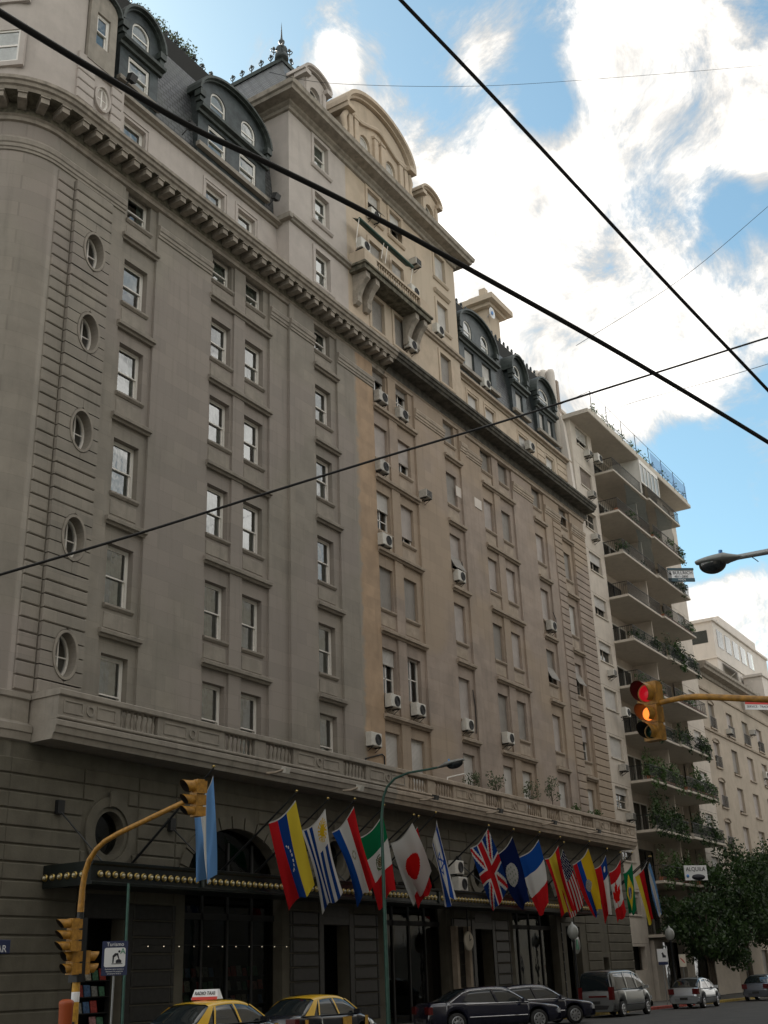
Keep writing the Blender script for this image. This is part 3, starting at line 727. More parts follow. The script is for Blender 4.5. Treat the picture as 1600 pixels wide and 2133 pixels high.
# ------------------------------------------------------------------ mansards
MP = [(27.82,35.66),(27.86,36.6),(27.95,37.8),(28.1,39.0),(28.32,40.2),(28.6,41.3),(28.95,42.3)]
for x0, x1 in ((CX+.8, TX0-.0), (TX1, 69.75)):
    b = MB(); b.grid([[(x0, y, z) for y, z in MP], [(x1, y, z) for y, z in MP]])
    n = len(MP); b.add([(x0, y, z) for y, z in MP]+[(x0, 31, 42.3), (x0, 31, 35.66)], [tuple(range(n+2))])
    b.add([(x1, y, z) for y, z in MP]+[(x1, 31, 42.3), (x1, 31, 35.66)], [tuple(range(n+1, -1, -1))])
    b.build('mansard_roof', M['slate'], hotel)
    b = MB(); b.box(x0, x1, 28.8, 29.1, 42.25, 42.42); b.box(x0, x1, 29.1, 46, 42.1, 42.3); b.build('roof_curb', M['green_zinc'], hotel)
MB().box(24.8, 34.2, 29.6, 31.5, 42.3, 43.25).build('roof_parapet', M['green_zinc'], hotel)
MB().box(CX-1.0, 70, 45.5, 46, 0, 42.2).build('rear_wall', M['stucco_grey'], hotel)
MB().box(69.9, 70.25, 27.7, 46, .2, 42.2).build('end_wall', M['stucco_beige'], hotel)
# iron cresting along the roof edge
def crest_mesh():
    b = MB(); b.tube([(0,0,0),(0,0,.32)], .03, 5)
    b.lathe([(.0,.30),(.07,.36),(.085,.44),(.05,.52),(.0,.56)], 7, (0,0,0))
    for s in (-1, 1):
        b.tube([(0,0,.12),(.1*s,0,.2),(.17*s,0,.32),(.12*s,0,.42),(.06*s,0,.36)], .028, 5)
    return b.mesh('cresting', M['zinc_dark'])
cm = crest_mesh()
x = 25.2
while x < 35.6: put('cresting', cm, hotel, (x, 28.95, 42.42)); x += .62
x = 54.0
while x < 69.4: put('cresting', cm, hotel, (x, 28.95, 42.42)); x += .62

def hood(b, cx, zs, rx, rz, y, th=.22, out=.3, back=1.4):     # arched hood moulding
    prof = [(0,y+back),(0,y-out*.5),(th*.3,y-out*.5),(th*.45,y-out),(th,y-out),(th,y+back)]
    rows = []
    for e, yy in prof: rows.append([(cx+(rx+e)*math.cos(math.pi*k/18), yy, zs+(rz+e)*math.sin(math.pi*k/18)) for k in range(19)])
    b.grid(rows, smooth=False)
    for k in (0, 18): b.add([r[k] for r in rows], [tuple(range(6))])
def dormer(x0, x1, lows, ups, y=27.62, top=40.8, glassmat='pane_glass', shutm=None, zs=39.3):
    b = MB(); holes = [rect(a, c, 36.45, 37.95) for a, c in lows]+[archp(a, c, 38.75, 39.55, .5) for a, c in ups]
    b.plate(archp(x0, x1, 35.7, zs, top-zs), holes, y, y+1.9); d = b.build('dormer', M['zinc_dark'], hotel)
    h = MB(); hood(h, (x0+x1)/2, zs, (x1-x0)/2, top-zs, y); h.build('hood', M['green_zinc'], d)
    e = MB(); run(e, [(-.02,38.12),(.12,38.14),(.16,38.26),(.36,38.30),(.38,38.44),(.3,38.5),(-.02,38.6)], x0-.12, x1+.12, y); e.build('dormer_ledge', M['green_zinc'], d)
    e = MB(); e.box(x0-.1, x1+.1, y-.22, y, 36.2, 36.42); e.build('dormer_sill', M['stucco_grey_trim'], d)
    for s, xx in ((-1, x0), (1, x1)):
        q = MB(); q.box(xx-.18, xx+.18, y-.28, y+.1, zs-.35, zs-.02); q.box(xx-.12, xx+.12, y-.2, y+.1, zs-.6, zs-.36); q.build('bracket', M['green_zinc'], d)
    for a, c in lows:
        if shutm: 
            wn = shut(hotel, a, c, 36.45, 37.95, y+.15, .8 if a > 57 and a < 60 else 1.0, shutm)
        else: sash(hotel, a, c, 36.45, 37.95, y+.06, 0)
    for a, c in ups:
        f = MB(); f.plate(archp(a, c, 38.75, 39.55, .5), [archp(a+.08, c-.08, 38.83, 39.55, .42)], y+.05, y+.14, True); f.box(a+.05, c-.05, y+.07, y+.12, 39.3, 39.37)
        wn = f.build('arched_window', M['white_paint'], d)
        p = MB(); p.plate(archp(a+.06, c-.06, 38.8, 39.55, .44), [], y+.1, y+.105); p.build('pane', M[glassmat], wn)
        p = MB(); p.plate(archp(a+.06, c-.06, 38.8, 39.55, .44), [], y+.2, y+.21); p.build('curtain', M['shutter_white' if shutm else 'curtain'], wn)
    return d
dormer(25.5, 27.75, [(26.0,27.25)], [(26.1,27.15)], top=40.55)
dormer(30.35, 35.2, [COLS[2], COLS[3]], [(31.15,32.2),(33.35,34.4)])
dormer(54.45, 59.4, [(55.15,56.4),(57.45,58.7)], [(55.25,56.3),(57.55,58.6)], shutm='shutter_white', y=27.66)
dormer(61.7, 63.9, [(62.25,63.3)], [(62.25,63.3)], top=40.6, shutm='shutter_white', y=27.66)
dormer(65.5, 68.5, [(65.9,66.7),(67.3,68.1)], [(66.2,67.8)], top=40.7, shutm='shutter_white', y=27.66)
# corner dormer at the foot of the drum
b = MB(); b.plate(archp(23.25, 24.65, 35.3, 38.4, .55), [rect(23.6,24.3,36.3,37.9)], 26.95, 27.5); d = b.build('dormer', M['stucco_grey_trim'], hotel)
h = MB(); hood(h, 23.95, 38.4, .7, .55, 26.95, .14, .18, .6); h.build('hood', M['green_zinc'], d)
sash(hotel, 23.6, 24.3, 36.3, 37.9, 27.05, 0)
# white party wall and vent pipes at the far end
b = MB(); pr = [(27.2,32.3),(27.35,36),(27.5,38.4),(27.9,40.6),(28.3,42.0),(29.2,43.0),(31,43.2),(31,32.3)]
n = len(pr); b.add([(69.8,y,z) for y,z in pr]+[(70.26,y,z) for y,z in pr], [tuple(range(n)), tuple(range(2*n-1,n-1,-1))]+[(i,n+i,n+(i+1)%n,(i+1)%n) for i in range(n)])
b.build('party_wall', M['far_white'], hotel)
for k in range(3): MB().lathe([(.32,36.6),(.32,42.6+.2*k),(.28,42.9+.2*k),(.0,43.0+.2*k)], 10, (69.55+.1*k, 28.0+.62*k, 0)).build('vent_pipe', M['far_white'], hotel)
# chimney and parapet on the right wing
MB().box(58.5, 69.6, 31.0, 31.4, 42.3, 45.2).build('roof_parapet', M['stucco_tan'], hotel)
MB().box(54, 58.5, 31.0, 31.4, 42.3, 44.2).build('roof_parapet', M['stucco_beige_trim'], hotel)
c = MB(); c.box(66.1,68.0,31.0,32.8,42.3,47.6); c.box(65.7,68.4,30.6,33.2,47.6,47.9); c.box(65.3,68.8,30.2,33.6,47.9,48.35); c.box(66.3,67.6,31.2,32.6,48.35,49.1); c.box(66.3,66.8,31.2,31.7,49.1,49.6); c.box(67.1,67.6,31.9,32.4,49.1,49.5)
c.build('chimney', M['stucco_tan'], hotel)
dish = thing('satellite_dish', 'white satellite dish with blue disc on the tan chimney', 'dish', (66.2, 30.9, 46.6))
MB().lathe([(.0,.0),(.25,.03),(.42,.12),(.45,.16),(.42,.16),(.0,.06)], 20, (66.0, 30.75, 47.0), 'Y').build('reflector', M['dish_white'], dish)
MB().lathe([(.0,.165),(.16,.165),(.16,.18),(.0,.18)], 14, (66.0, 30.75, 47.0), 'Y').build('centre_disc', M['dish_blue'], dish)
MB().tube([(66.0,30.78,47.0),(66.0,31.05,46.8)], .03, 6).build('bracket', M['steel_grey'], dish)

# ------------------------------------------------------------------ centre block tower
TW = [(33.2,35.1),(36.9,38.57),(40.3,41.93)]
b1, b2 = MB(), MB(); XS = 41.12
def twall(bb, x0, x1, cols):
    xs = [x0]+[v for c in cols for v in COLS[c]]+[x1]; zs = [32.0]+[v for f in TW for v in f]+[42.6]
    for k in range(0, len(zs), 2): bb.box(x0, x1, YT, 27.6, zs[k], zs[k+1])
    for z0, z1 in TW:
        for k in range(0, len(xs), 2): bb.box(xs[k], xs[k+1], YT, 27.6, z0, z1)
twall(b1, TX0, XS, [4]); b1.box(TX0, TX0+.5, 27.601, 36, 32, 42.6); b1.build('tower_wall', M['stucco_tower'], hotel)
twall(b2, XS, TX1, [5,6,7]); b2.box(TX1-.5, TX1, 27.601, 36, 32, 42.6); b2.build('tower_wall', M['stucco_tan'], hotel)
MB().box(TX0+.6, TX1-.6, 28.2, 28.3, 32, 42.5).build('dark_backing', M['interior_dark'], hotel)
for z0, z1 in TW: sash(hotel, *COLS[4], z0, z1, YT+.2, 0)
for k, (z0, z1) in enumerate(TW):
    for c in (5, 6, 7): shut(hotel, *COLS[c], z0, z1, YT+.15, 1.0 if not (k == 2 and c < 7) else .55, ('shutter_grey','shutter_white','shutter_white')[k])
for c in (5, 6):
    x0, x1 = COLS[c]; b = MB(); z = 41.0
    b.add([(x0,YT+.15,z+.3),(x1,YT+.15,z+.3),(x1,YT-.35,z-.35),(x0,YT-.35,z-.35),(x0,YT+.18,z+.3),(x1,YT+.18,z+.3),(x1,YT-.32,z-.35),(x0,YT-.32,z-.35)], [(0,3,2,1),(4,5,6,7),(0,1,5,4),(2,3,7,6),(1,2,6,5),(0,4,7,3)])
    b.build('projecting_blind', M['shutter_white'], hotel)
for c in (4, 5, 6, 7):                           # tall framed panels round the window bays
    x0, x1 = COLS[c]; tm = 'stucco_tower' if c == 4 else 'stucco_tan'
    for k, (z0, z1) in enumerate(TW):
        b = MB(); b.plate(rect(x0-.2, x1+.2, z0-.14, z1+.2), [rect(x0-.001, x1+.001, z0-.0, z1)], YT-.05, YT); b.build('window_surround', M[tm], hotel)
        b = MB(); run(b, [(0,z0-.32),(.08,z0-.3),(.14,z0-.2),(.14,z0-.15),(0,z0-.141)], x0-.25, x1+.25, YT); b.build('window_sill', M[tm], hotel)
    if c in (5, 6, 7): 
        b = MB(); run(b, [(0,39.05),(.08,39.07),(.2,39.2),(.2,39.3),(0,39.35)], x0-.25, x1+.25, YT); b.build('ledge', M[tm], hotel)
STR = [(0,35.5),(.12,35.52),(.16,35.62),(.26,35.66),(.26,35.8),(0,35.86)]
b = MB(); run(b, STR, TX0-.02, XS, YT); b.box(TX0-.26, TX0, YT-.24, 33, 35.53, 35.8); b.build('string_course', M['stucco_grey_trim'], hotel)
b = MB(); run(b, STR, XS, TX1+.2, YT); b.build('string_course', M['stucco_beige_trim'], hotel)
# eave
def ringbox(b, o0, o1, z0, z1, xa=TX0, xb=TX1):   # frustum ring faces front, left, right
    A = [(xa-o0, 36, z0), (xa-o0, YT-o0, z0), (xb+o0, YT-o0, z0), (xb+o0, 36, z0)]
    B = [(xa-o1, 36, z1), (xa-o1, YT-o1, z1), (xb+o1, YT-o1, z1), (xb+o1, 36, z1)]
    b.add(A+B, [(i, i+1, 4+i+1, 4+i) for i in range(3)])
ev = [(0,42.1),(.12,42.14),(.16,42.3),(.3,42.38),(.34,42.46),(.85,42.52),(.9,42.68),(1.0,42.74),(1.04,42.98),(.95,43.04),(.1,43.1)]
b = MB()
for (o0, z0), (o1, z1) in zip(ev, ev[1:]): ringbox(b, o0, o1, z0, z1)
b.build('eave', M['stone_cornice'], hotel)
rp = [(.25,43.08),(0.0,43.5),(-.5,44.6),(-.95,45.8),(-1.45,47.0),(-1.7,47.55)]
b = MB()
for (o0, z0), (o1, z1) in zip(rp, rp[1:]): ringbox(b, o0, o1, z0, z1)
b.build('tower_roof', M['slate'], hotel)
b = MB(); ringbox(b, -1.6, -1.55, 47.5, 47.7); ringbox(b, -1.55, -1.8, 47.7, 47.8); b.add([(TX0+1.75,YT+1.75,47.75),(TX1-1.75,YT+1.75,47.75),(TX1-1.75,36,47.75),(TX0+1.75,36,47.75)], [(0,1,2,3)])
b.build('roof_curb', M['green_zinc'], hotel)
y = YT+2.4
while y < 36: put('cresting', cm, hotel, (TX0+1.65, y, 47.8), R(90)); y += .66
x = TX0+2.5
while x < TX1-1.8: put('cresting', cm, hotel, (x, YT+1.65, 47.8)); x += .66
sp = MB().lathe([(.38,0),(.36,.3),(.22,.5),(.34,.62),(.3,.8),(.14,.95),(.1,1.1),(.17,1.2),(.17,1.3),(.08,1.4),(.05,1.6),(.03,2.1),(.0,2.7)], 12, (TX0+1.75, YT+1.75, 47.7)); sp.build('spire', M['zinc_dark'], hotel)
for k in range(4):
    q = R(45+90*k); put('cresting', cm, hotel, (TX0+1.75+.42*math.cos(q), YT+1.75+.42*math.sin(q), 48.0), q)
# stone dormers
def stone_dormer(cx, mt, glassy):
    y = YT-.02; x0, x1 = cx-.95, cx+.95; b = MB()
    b.plate(archp(x0, x1, 43.0, 45.55, .5), [archp(cx-.46, cx+.46, 43.35, 44.75, .46)], y, y+2.0); d = b.build('stone_dormer', M[mt], hotel)
    h = MB(); hood(h, cx, 45.6, 1.0, .52, y, .26, .28, 2.0); h.build('hood', M[mt], d)
    for xx in (x0, x1): MB().box(xx-.22, xx+.22, y-.3, y+.5, 45.35, 45.62).build('impost', M[mt], d)
    for xx in (x0+.2, x1-.2): MB().cbox(xx-.13, xx+.13, y-.1, y-.002, 43.05, 45.34, .02).build('pilaster', M[mt], d)
    f = MB(); f.plate(archp(cx-.46, cx+.46, 43.35, 44.75, .46), [archp(cx-.38, cx+.38, 43.43, 44.75, .38)], y+.2, y+.28, True); f.box(cx-.4, cx+.4, y+.22, y+.26, 44.2, 44.26); wn = f.build('arched_window', M['white_paint'], d)
    p = MB(); p.plate(archp(cx-.4, cx+.4, 43.4, 44.75, .4), [], y+.24, y+.245); p.build('pane', M['dark_glass'], wn)
    if glassy: p = MB(); p.plate(rect(cx-.4, cx+.4, 44.3, 45.1), [], y+.3, y+.31); p.build('blind', M['shutter_white'], wn)
stone_dormer(38.45, 'stucco_tower', False); stone_dormer(50.3, 'stucco_tan', True)
# pedimented centre dormer
cx = 44.5; x0, x1 = cx-3.2, cx+3.2; y = YT-.05
b = MB(); hs = [archp(cx-1.85, cx-.85, 43.4, 44.9, .5), archp(cx+.85, cx+1.85, 43.4, 44.9, .5)]
b.plate(archp(x0, x1, 43.0, 46.0, 1.75), hs, y, y+2.6); d = b.build('pediment_dormer', M['stucco_tan'], hotel)
h = MB(); hood(h, cx, 46.05, 3.25, 1.75, y, .42, .42, 2.6); h.build('hood', M['stucco_tan'], d)
e = MB(); rows = []                              # serpentine inner moulding
for o, dz in ((0,-.12),(.16,-.12),(.2,0),(.16,.12),(0,.14)):
    rows.append([(cx-3.0+6.0*k/40, y-o, 46.05+dz+.55*math.exp(-((k-20)/7.)**2)-.12*math.exp(-((abs(k-20)-13)/3.)**2)) for k in range(41)])
e.grid(rows, smooth=False); e.build('moulding', M['stucco_tan'], d)
for xx in (cx-2.9, cx-2.35, cx-.35, cx+.35, cx+2.35, cx+2.9):
    q = MB(); q.cbox(xx-.2, xx+.2, y-.16, y-.002, 43.1, 45.75, .03); q.cbox(xx-.25, xx+.25, y-.2, y-.002, 45.751, 45.92, .03); q.build('pilaster', M['stucco_tan'], d)
for s in (-1, 1):
    q = MB(); q.box(cx+s*3.25-.35, cx+s*3.25+.35, y-.45, y+1.5, 45.75, 46.05); q.build('impost', M['stucco_tan'], d)
    q = MB(); q.tube([(cx+s*3.25, y-.05, 45.7), (cx+s*3.5, y, 45.2), (cx+s*3.35, y, 44.6), (cx+s*3.6, y, 43.9), (cx+s*3.85, y, 43.15)], [.16,.2,.16,.2,.26], 8); q.build('scroll', M['stucco_tan'], d)
    a, c = cx+s*1.35-.5, cx+s*1.35+.5
    f = MB(); f.plate(archp(a, c, 43.4, 44.9, .5), [archp(a+.08, c-.08, 43.48, 44.9, .42)], y+.15, y+.22, True); wn = f.build('arched_window', M['white_paint'], d)
    p = MB(); p.plate(archp(a+.05, c-.05, 43.45, 44.9, .45), [], y+.2, y+.21); p.build('blind', M['shutter_white'], wn)
# upper balcony on brackets
bx0, bx1, yb = 41.25, 47.95, 25.95
b = MB(); b.box(bx0, bx1, yb, YT, 35.35, 35.62); b.cbox(bx0-.1, bx1+.1, yb-.1, YT, 35.621, 35.75, .03); b.build('balcony_slab', M['stone_mossy'], hotel)
b = MB(); b.box(bx0, bx0+1.15, yb, yb+.25, 35.751, 36.5); b.box(bx1-1.15, bx1, yb, yb+.25, 35.751, 36.5); b.box(bx0, bx0+.25, yb+.251, YT, 35.751, 36.5); b.box(bx1-.25, bx1, yb+.251, YT, 35.751, 36.5)
b.box(bx0+1.15, bx1-1.15, yb, yb+.24, 36.38, 36.52); b.build('balcony_rail', M['stucco_tan'], hotel)
pb = MB().lathe([(r_*1.1, h_*1.05) for r_, h_ in prof], 8).mesh('baluster', M['stucco_tan'])
x = bx0+1.32
while x < bx1-1.2: put('baluster', pb, hotel, (x, yb+.12, 35.75)); x += .235
for xx in (41.7, 42.6, 46.6, 47.5):
    q = MB(); pts = [(yb+.12,35.34),(yb+.1,35.0),(yb+.35,34.75),(26.45,34.5),(26.62,34.1),(26.6,33.75),(26.75,33.6),(YT,33.6),(YT,35.34)]; n = len(pts)
    q.add([(xx-.18,y_,z_) for y_,z_ in pts]+[(xx+.18,y_,z_) for y_,z_ in pts], [tuple(range(n)), tuple(range(2*n-1,n-1,-1))]+[(i,n+i,n+(i+1)%n,(i+1)%n) for i in range(n)])
    q.build('bracket', M['stone_cornice'], hotel)
# ------------------------------------------------------------------ entrance canopy
CAN0, CAN1, YC0, YC1, ZC0, ZC1 = 23.9, 60.8, 24.85, 26.78, 4.66, 5.3
can = thing('entrance_canopy', 'long black canopy studded with brass bulbs over the hotel entrance', 'canopy', (40, 25.4, 4.5))
b = MB(); b.box(CAN0+.06, CAN1-.06, YC0+.06, YC1, ZC1-.12, ZC1-.02); b.build('canopy_roof', M['canopy_dark'], can)
b = MB(); b.box(CAN0+.06, CAN1-.06, YC0+.06, YC1, ZC0+.06, ZC0+.12); b.build('canopy_soffit', M['canopy_dark'], can)
fp = [(0,ZC0),(.05,ZC0),(.06,ZC0+.07),(0,ZC0+.1),(0,ZC1-.12),(.07,ZC1-.07),(.08,ZC1),(-.04,ZC1+.02),(-.05,ZC0)]
b = MB(); run(b, fp, CAN0, CAN1, YC0); b.build('fascia', M['canopy_dark'], can)
for xx in (CAN0, CAN1-.06): MB().box(xx, xx+.06, YC0+.051, YC1, ZC0, ZC1).build('fascia', M['canopy_dark'], can)
sm = MB(); sm.cur = 0; sm.lathe([(.105,0),(.105,.02),(.085,.05),(.07,.05),(.07,.02),(.0,.02)], 14, (0,0,0), 'Y'); sm.cur = 1; sm.lathe([(.05,.02),(.055,.05),(.04,.09),(.0,.105)], 10, (0,0,0), 'Y')
sock = sm.mesh('bulb_socket', [M['brass'], M['bulb']])
x = CAN0+.35; k = 0
while x < CAN1-.2:
    if k % 17 == 15: MB().box(x-.05, x+.05, YC0-.06, YC0-.001, ZC0+.1, ZC1-.1).build('fascia_joint', M['green_zinc'], can)
    else: put('bulb_socket', sock, can, (x, YC0-.0, ZC0+.29))
    x += .292; k += 1
for k in range(6): put('bulb_socket', sock, can, (CAN0, YC0+.32+.3*k, ZC0+.29), R(-90))
for xw, zw in ((24.3, 7.0), (29.2, 6.9), (36.8, 6.9), (48.9, 6.9), (59.4, 6.9)):
    b = MB(); b.tube([(xw, YG-.02, zw), (xw+.35, YC0+.3, ZC1)], .025, 6); b.box(xw-.13, xw+.13, YG-.2, YG-.06, zw-.2, zw+.2); b.build('tie_rod', M['black_metal'], can)

# shop racks behind the arches
magc = [mat('print_%s' % n_, c_, .6, var=.4, vscale=14) for n_, c_ in (('red',(.35,.05,.04)),('cream',(.45,.42,.36)),('blue',(.07,.14,.28)),('pink',(.42,.22,.22)),('green',(.08,.2,.12)),('grey',(.25,.25,.24)))]
mgm = [MB().cbox(-.13,.13,-.012,.012,0,.34,.004).mesh('magazine', m_) for m_ in magc]
def rack(x0, x1, y, label):
    rk = thing('magazine_rack', label, 'magazine rack', ((x0+x1)/2, y, .2))
    b = MB()
    for z_ in (.35, .8, 1.25, 1.7, 2.15): b.box(x0, x1, y, y+.16, z_, z_+.03)
    b.box(x0-.04, x0, y, y+.18, .2, 2.7); b.box(x1, x1+.04, y, y+.18, .2, 2.7); b.build('shelf_frame', M['trim_black'], rk)
    for z_ in (.38, .83, 1.28, 1.73, 2.18):
        x = x0+.17
        while x < x1-.13:
            if rng.random() < .88: put('magazine', rng.choice(mgm), rk, mw=Matrix.Translation((x, y+.06, z_)) @ Matrix.Rotation(R(-12), 4, 'X') @ Matrix.Scale(rng.uniform(.8,1.05), 4))
            x += .3
rack(25.7, 27.3, 27.3, 'dark rack of small colourful magazines in the doorway near the corner')
rack(30.3, 32.6, 27.42, 'long rack of colourful magazines behind the first taxi')
rack(33.0, 35.2, 27.42, 'rack of magazines in the right half of the first arch')
sl = thing('light_string', 'row of tiny lit bulbs above the magazine shop front', 'light string', (31, 26.7, 3.1))
MB().tube([(28.0,26.72,3.16),(36.0,26.72,3.16)], .008, 4).build('wire', M['cable_black'], sl)
lb = MB().lathe([(0,0),(.014,.008),(.014,.022),(0,.032)], 8).mesh('bulb', M['lit_bulb'])
for k in range(11): put('bulb', lb, sl, (28.3+.72*k, 26.72, 3.1))
clk = thing('wall_clock', 'round pale clock hanging in the shade beside the entrance', 'clock', (45.5, 25.9, 3.2))
cp = onY(976, 1960, 26.0)
MB().lathe([(.0,.06),(.36,.06),(.40,.03),(.40,-.03),(.0,-.03)], 24, cp, 'Y').build('dial', M['sign_cream'], clk)
b = MB(); b.obox(cp+Vector((.0,-.07,.12)), (.018,0,0), (0,.004,0), (0,0,.14)); b.obox(cp+Vector((.07,-.07,.04)), (.09,0,.04), (0,.004,0), (-.008,0,.014)); b.build('hands', M['sign_ink'], clk)
MB().tube([cp+Vector((0,0,.38)), Vector((cp.x, 26.0, ZC0+.1))], .03, 6).build('hanger', M['black_metal'], clk)
for xx in (47.8, 49.0): MB().box(xx, xx+.22, 26.5, 26.76, .13, 4.0).build('entrance_post', M['stucco_beige_trim'], hotel)
rs = thing('round_sign', 'oval pale green sign hung under the right end of the canopy', 'sign', onY(1200, 1990, 24.3))
rp_ = onY(1200, 1967, 24.3)
MB().lathe([(.0,.05),(.42,.05),(.46,.02),(.46,-.04),(.0,-.04)], 24, rp_, 'Y').build('plate', M['globe_glass'], rs)
b = MB(); b.plate([(rp_.x-.16,rp_.z-.25),(rp_.x-.05,rp_.z-.25),(rp_.x+.02,rp_.z+.02),(rp_.x+.1,rp_.z-.25),(rp_.x+.2,rp_.z-.25),(rp_.x+.06,rp_.z+.22),(rp_.x-.03,rp_.z+.22)], [], rp_.y-.07, rp_.y-.055); b.build('emblem', M['sign_green'], rs)
MB().tube([rp_+Vector((0,0,.44)), Vector((rp_.x, rp_.y, ZC0))], .025, 6).build('hanger', M['black_metal'], rs)

# ------------------------------------------------------------------ leaf clumps
def leaves(b, c, r, n, size, rg, flat=1.0):
    for _ in range(n):
        d = Vector((rg.gauss(0,1), rg.gauss(0,1), rg.gauss(0,1)));
        if d.length < 1e-3: continue
        p = Vector(c)+Vector((d.x*r[0], d.y*r[1], d.z*r[2]*flat))*(.62*rg.random()**.4/max(.6, d.length*.55))
        a = Vector((rg.uniform(-1,1), rg.uniform(-1,1), rg.uniform(-.6,.6))).normalized(); u = a.orthogonal().normalized(); u.rotate(Matrix.Rotation(rg.uniform(0,6.28), 3, a))
        s = size*rg.uniform(.45,1.55); v = a.cross(u)
        b.add([p-u*s*.45, p+v*s*.28, p+u*s*.6, p-v*s*.28], [(0,1,2,3)])

# ------------------------------------------------------------------ apartment block with balconies
apt = thing('apartment_block', 'cream modern apartment block with rows of planted balconies', 'building', (81, 27.2, 0))
AX0, AX1, AX2, AX3 = 70.32, 74.25, 88.55, 92.9; YP = 27.2
PW = (71.3, 73.5)
FZ = [36.05-3.215*k for k in range(11)]        # balcony floor levels
b = MB(); b.box(AX0, AX1, 27.9, 28.0, 0, 39.0); b.box(AX2, AX3, 27.9, 28, 0, 39); b.build('dark_backing', M['interior_dark'], apt)
fr_ = [.55,1.0,0,.45,.5,.35,1.0,1.0,.3,.55,.2]
for k in range(12):
    top = 39.0-3.24*k; bot = top-3.22
    if bot < .5: bot = 0
    wt = top-.15; wb_ = wt-1.38
    b = MB(); b.box(AX0, AX1, YP, YP+.35, wt, top); b.box(AX0, PW[0], YP, YP+.35, wb_, wt); b.box(PW[1], AX1, YP, YP+.35, wb_, wt); b.box(AX0, AX1, YP, YP+.35, bot, wb_)
    b.build('wall_panel', M['concrete_white'], apt)
    b = MB(); RWx = (89.9, 91.7); b.box(AX2, AX3, YP, YP+.35, wt, top); b.box(AX2, RWx[0], YP, YP+.35, wb_, wt); b.box(RWx[1], AX3, YP, YP+.35, wb_, wt); b.box(AX2, AX3, YP, YP+.35, bot, wb_)
    b.build('wall_panel', M['concrete_white'], apt)
    if k < 11:
        shut(apt, PW[0], PW[1], wb_, wt, YP+.14, fr_[k], 'shutter_white' if k not in (1,6,7) else ('shutter_brown' if k == 1 else 'shutter_white'), 'concrete_slab')
        shut(apt, RWx[0], RWx[1], wb_, wt, YP+.14, rng.choice([1.0,.5,.7]), 'shutter_white', 'concrete_slab')
        MB().box(PW[0]-.05, PW[1]+.05, YP-.08, YP-.001, wb_-.1, wb_-.02).build('window_sill', M['concrete_slab'], apt)
b = MB(); b.box(AX1, AX2, 28.5, 28.6, 0, 39); b.build('wall', M['concrete_white'], apt)
b = MB(); b.box(AX0, AX0+.12, 27.56, 45, 0, 39); b.box(AX3-.12, AX3, 27.56, 45, 0, 39); b.box(AX1-.15, AX1, 27.56, 28.49, 0, 39); b.box(AX2, AX2+.15, 27.56, 28.49, 0, 39); b.build('side_wall', M['concrete_white'], apt)
MB().box(AX0, AX3, 28.0, 45, 38.8, 39.0).build('roof', M['concrete_slab'], apt)
b = MB(); b.cbox(AX0-.3, AX3-.1, 25.6, 28.4, 39.0, 39.32, .04); b.build('roof_slab', M['concrete_slab'], apt)
XM = 81.1
rail_me = {}
def rail(x0, x1, y0, yw, z, side):
    b = MB(); b.tube([(x0,y0,z+.95),(x1,y0,z+.95)], .025, 5); b.tube([(x0,y0,z+.1),(x1,y0,z+.1)], .018, 5)
    x = x0
    while x <= x1: b.box(x-.009, x+.009, y0-.009, y0+.009, z, z+.95); x += .14
    xs = x0 if side < 0 else x1; b.tube([(xs,y0,z+.95),(xs,yw,z+.95)], .025, 5); y = y0+.14
    while y < yw: b.box(xs-.009, xs+.009, y-.009, y+.009, z, z+.95); y += .14
    return b
for k, z in enumerate(FZ):
    for x0, x1, y0, side in ((AX1-.05, XM, 25.7, -1), (XM+.02, AX2-.1, 25.5, 1)):
        if k == 10 and side > 0: continue
        b = MB(); b.cbox(x0, x1, y0, 28.49, z-.17, z, .03); bs_ = b.build('balcony_slab', M['concrete_slab'], apt)
        rail(x0+.05, x1-.05, y0+.06, 28.4, z, side).build('railing', M['black_metal'], apt)
    b = MB(); b.box(XM-.08, XM+.08, 26.6, 28.49, z+.001, z+2.95); b.build('balcony_divider', M['concrete_white'], apt)
    for x0, x1 in ((AX1+.5, XM-.8), (XM+.9, AX2-.6)):
        f = MB(); n_ = 4
        f.box(x0, x1, 28.40, 28.48, z+2.3, z+2.4); f.box(x0, x1, 28.4, 28.48, z+.02, z+.1)
        for i in range(n_+1): xx = x0+(x1-x0)*i/n_; f.box(xx-.04, xx+.04, 28.39, 28.485, z+.1, z+2.3)
        wn = f.build('balcony_door', M['white_paint' if k % 3 else 'trim_black'], apt)
        for i in range(n_):
            a, c = x0+(x1-x0)*i/n_+.04, x0+(x1-x0)*(i+1)/n_-.04
            p = MB(); p.add([(a,28.44,z+.1),(c,28.44,z+.1),(c,28.44,z+2.3),(a,28.44,z+2.3)], [(0,1,2,3)]); p.build('pane', M['dark_glass' if (i+k) % 3 else 'pane_glass'], wn)
        MB().box(x0, x1, 28.485, 28.497, z+.1, z+2.3).build('door_backing', M['interior_dark'], wn)  # flat near-black sheet stands in for the unlit room behind the glass
# green netting under some balconies
for k, x0, x1, y0 in ((1, AX1+2.2, XM-.2, 25.72), (2, AX1+3.6, XM-.1, 25.72), (1, XM+1.4, AX2-2.2, 25.52)):
    z = FZ[k]; rows = []
    for i in range(9):
        t = i/8; rows.append([(x0+(x1-x0)*j/12, y0+.06+.05*math.sin(j*1.3+i)+.3*t*0, z+.95+(1.95)*t) for j in range(13)])
    MB().grid(rows).build('sun_netting', M['netting'], apt)
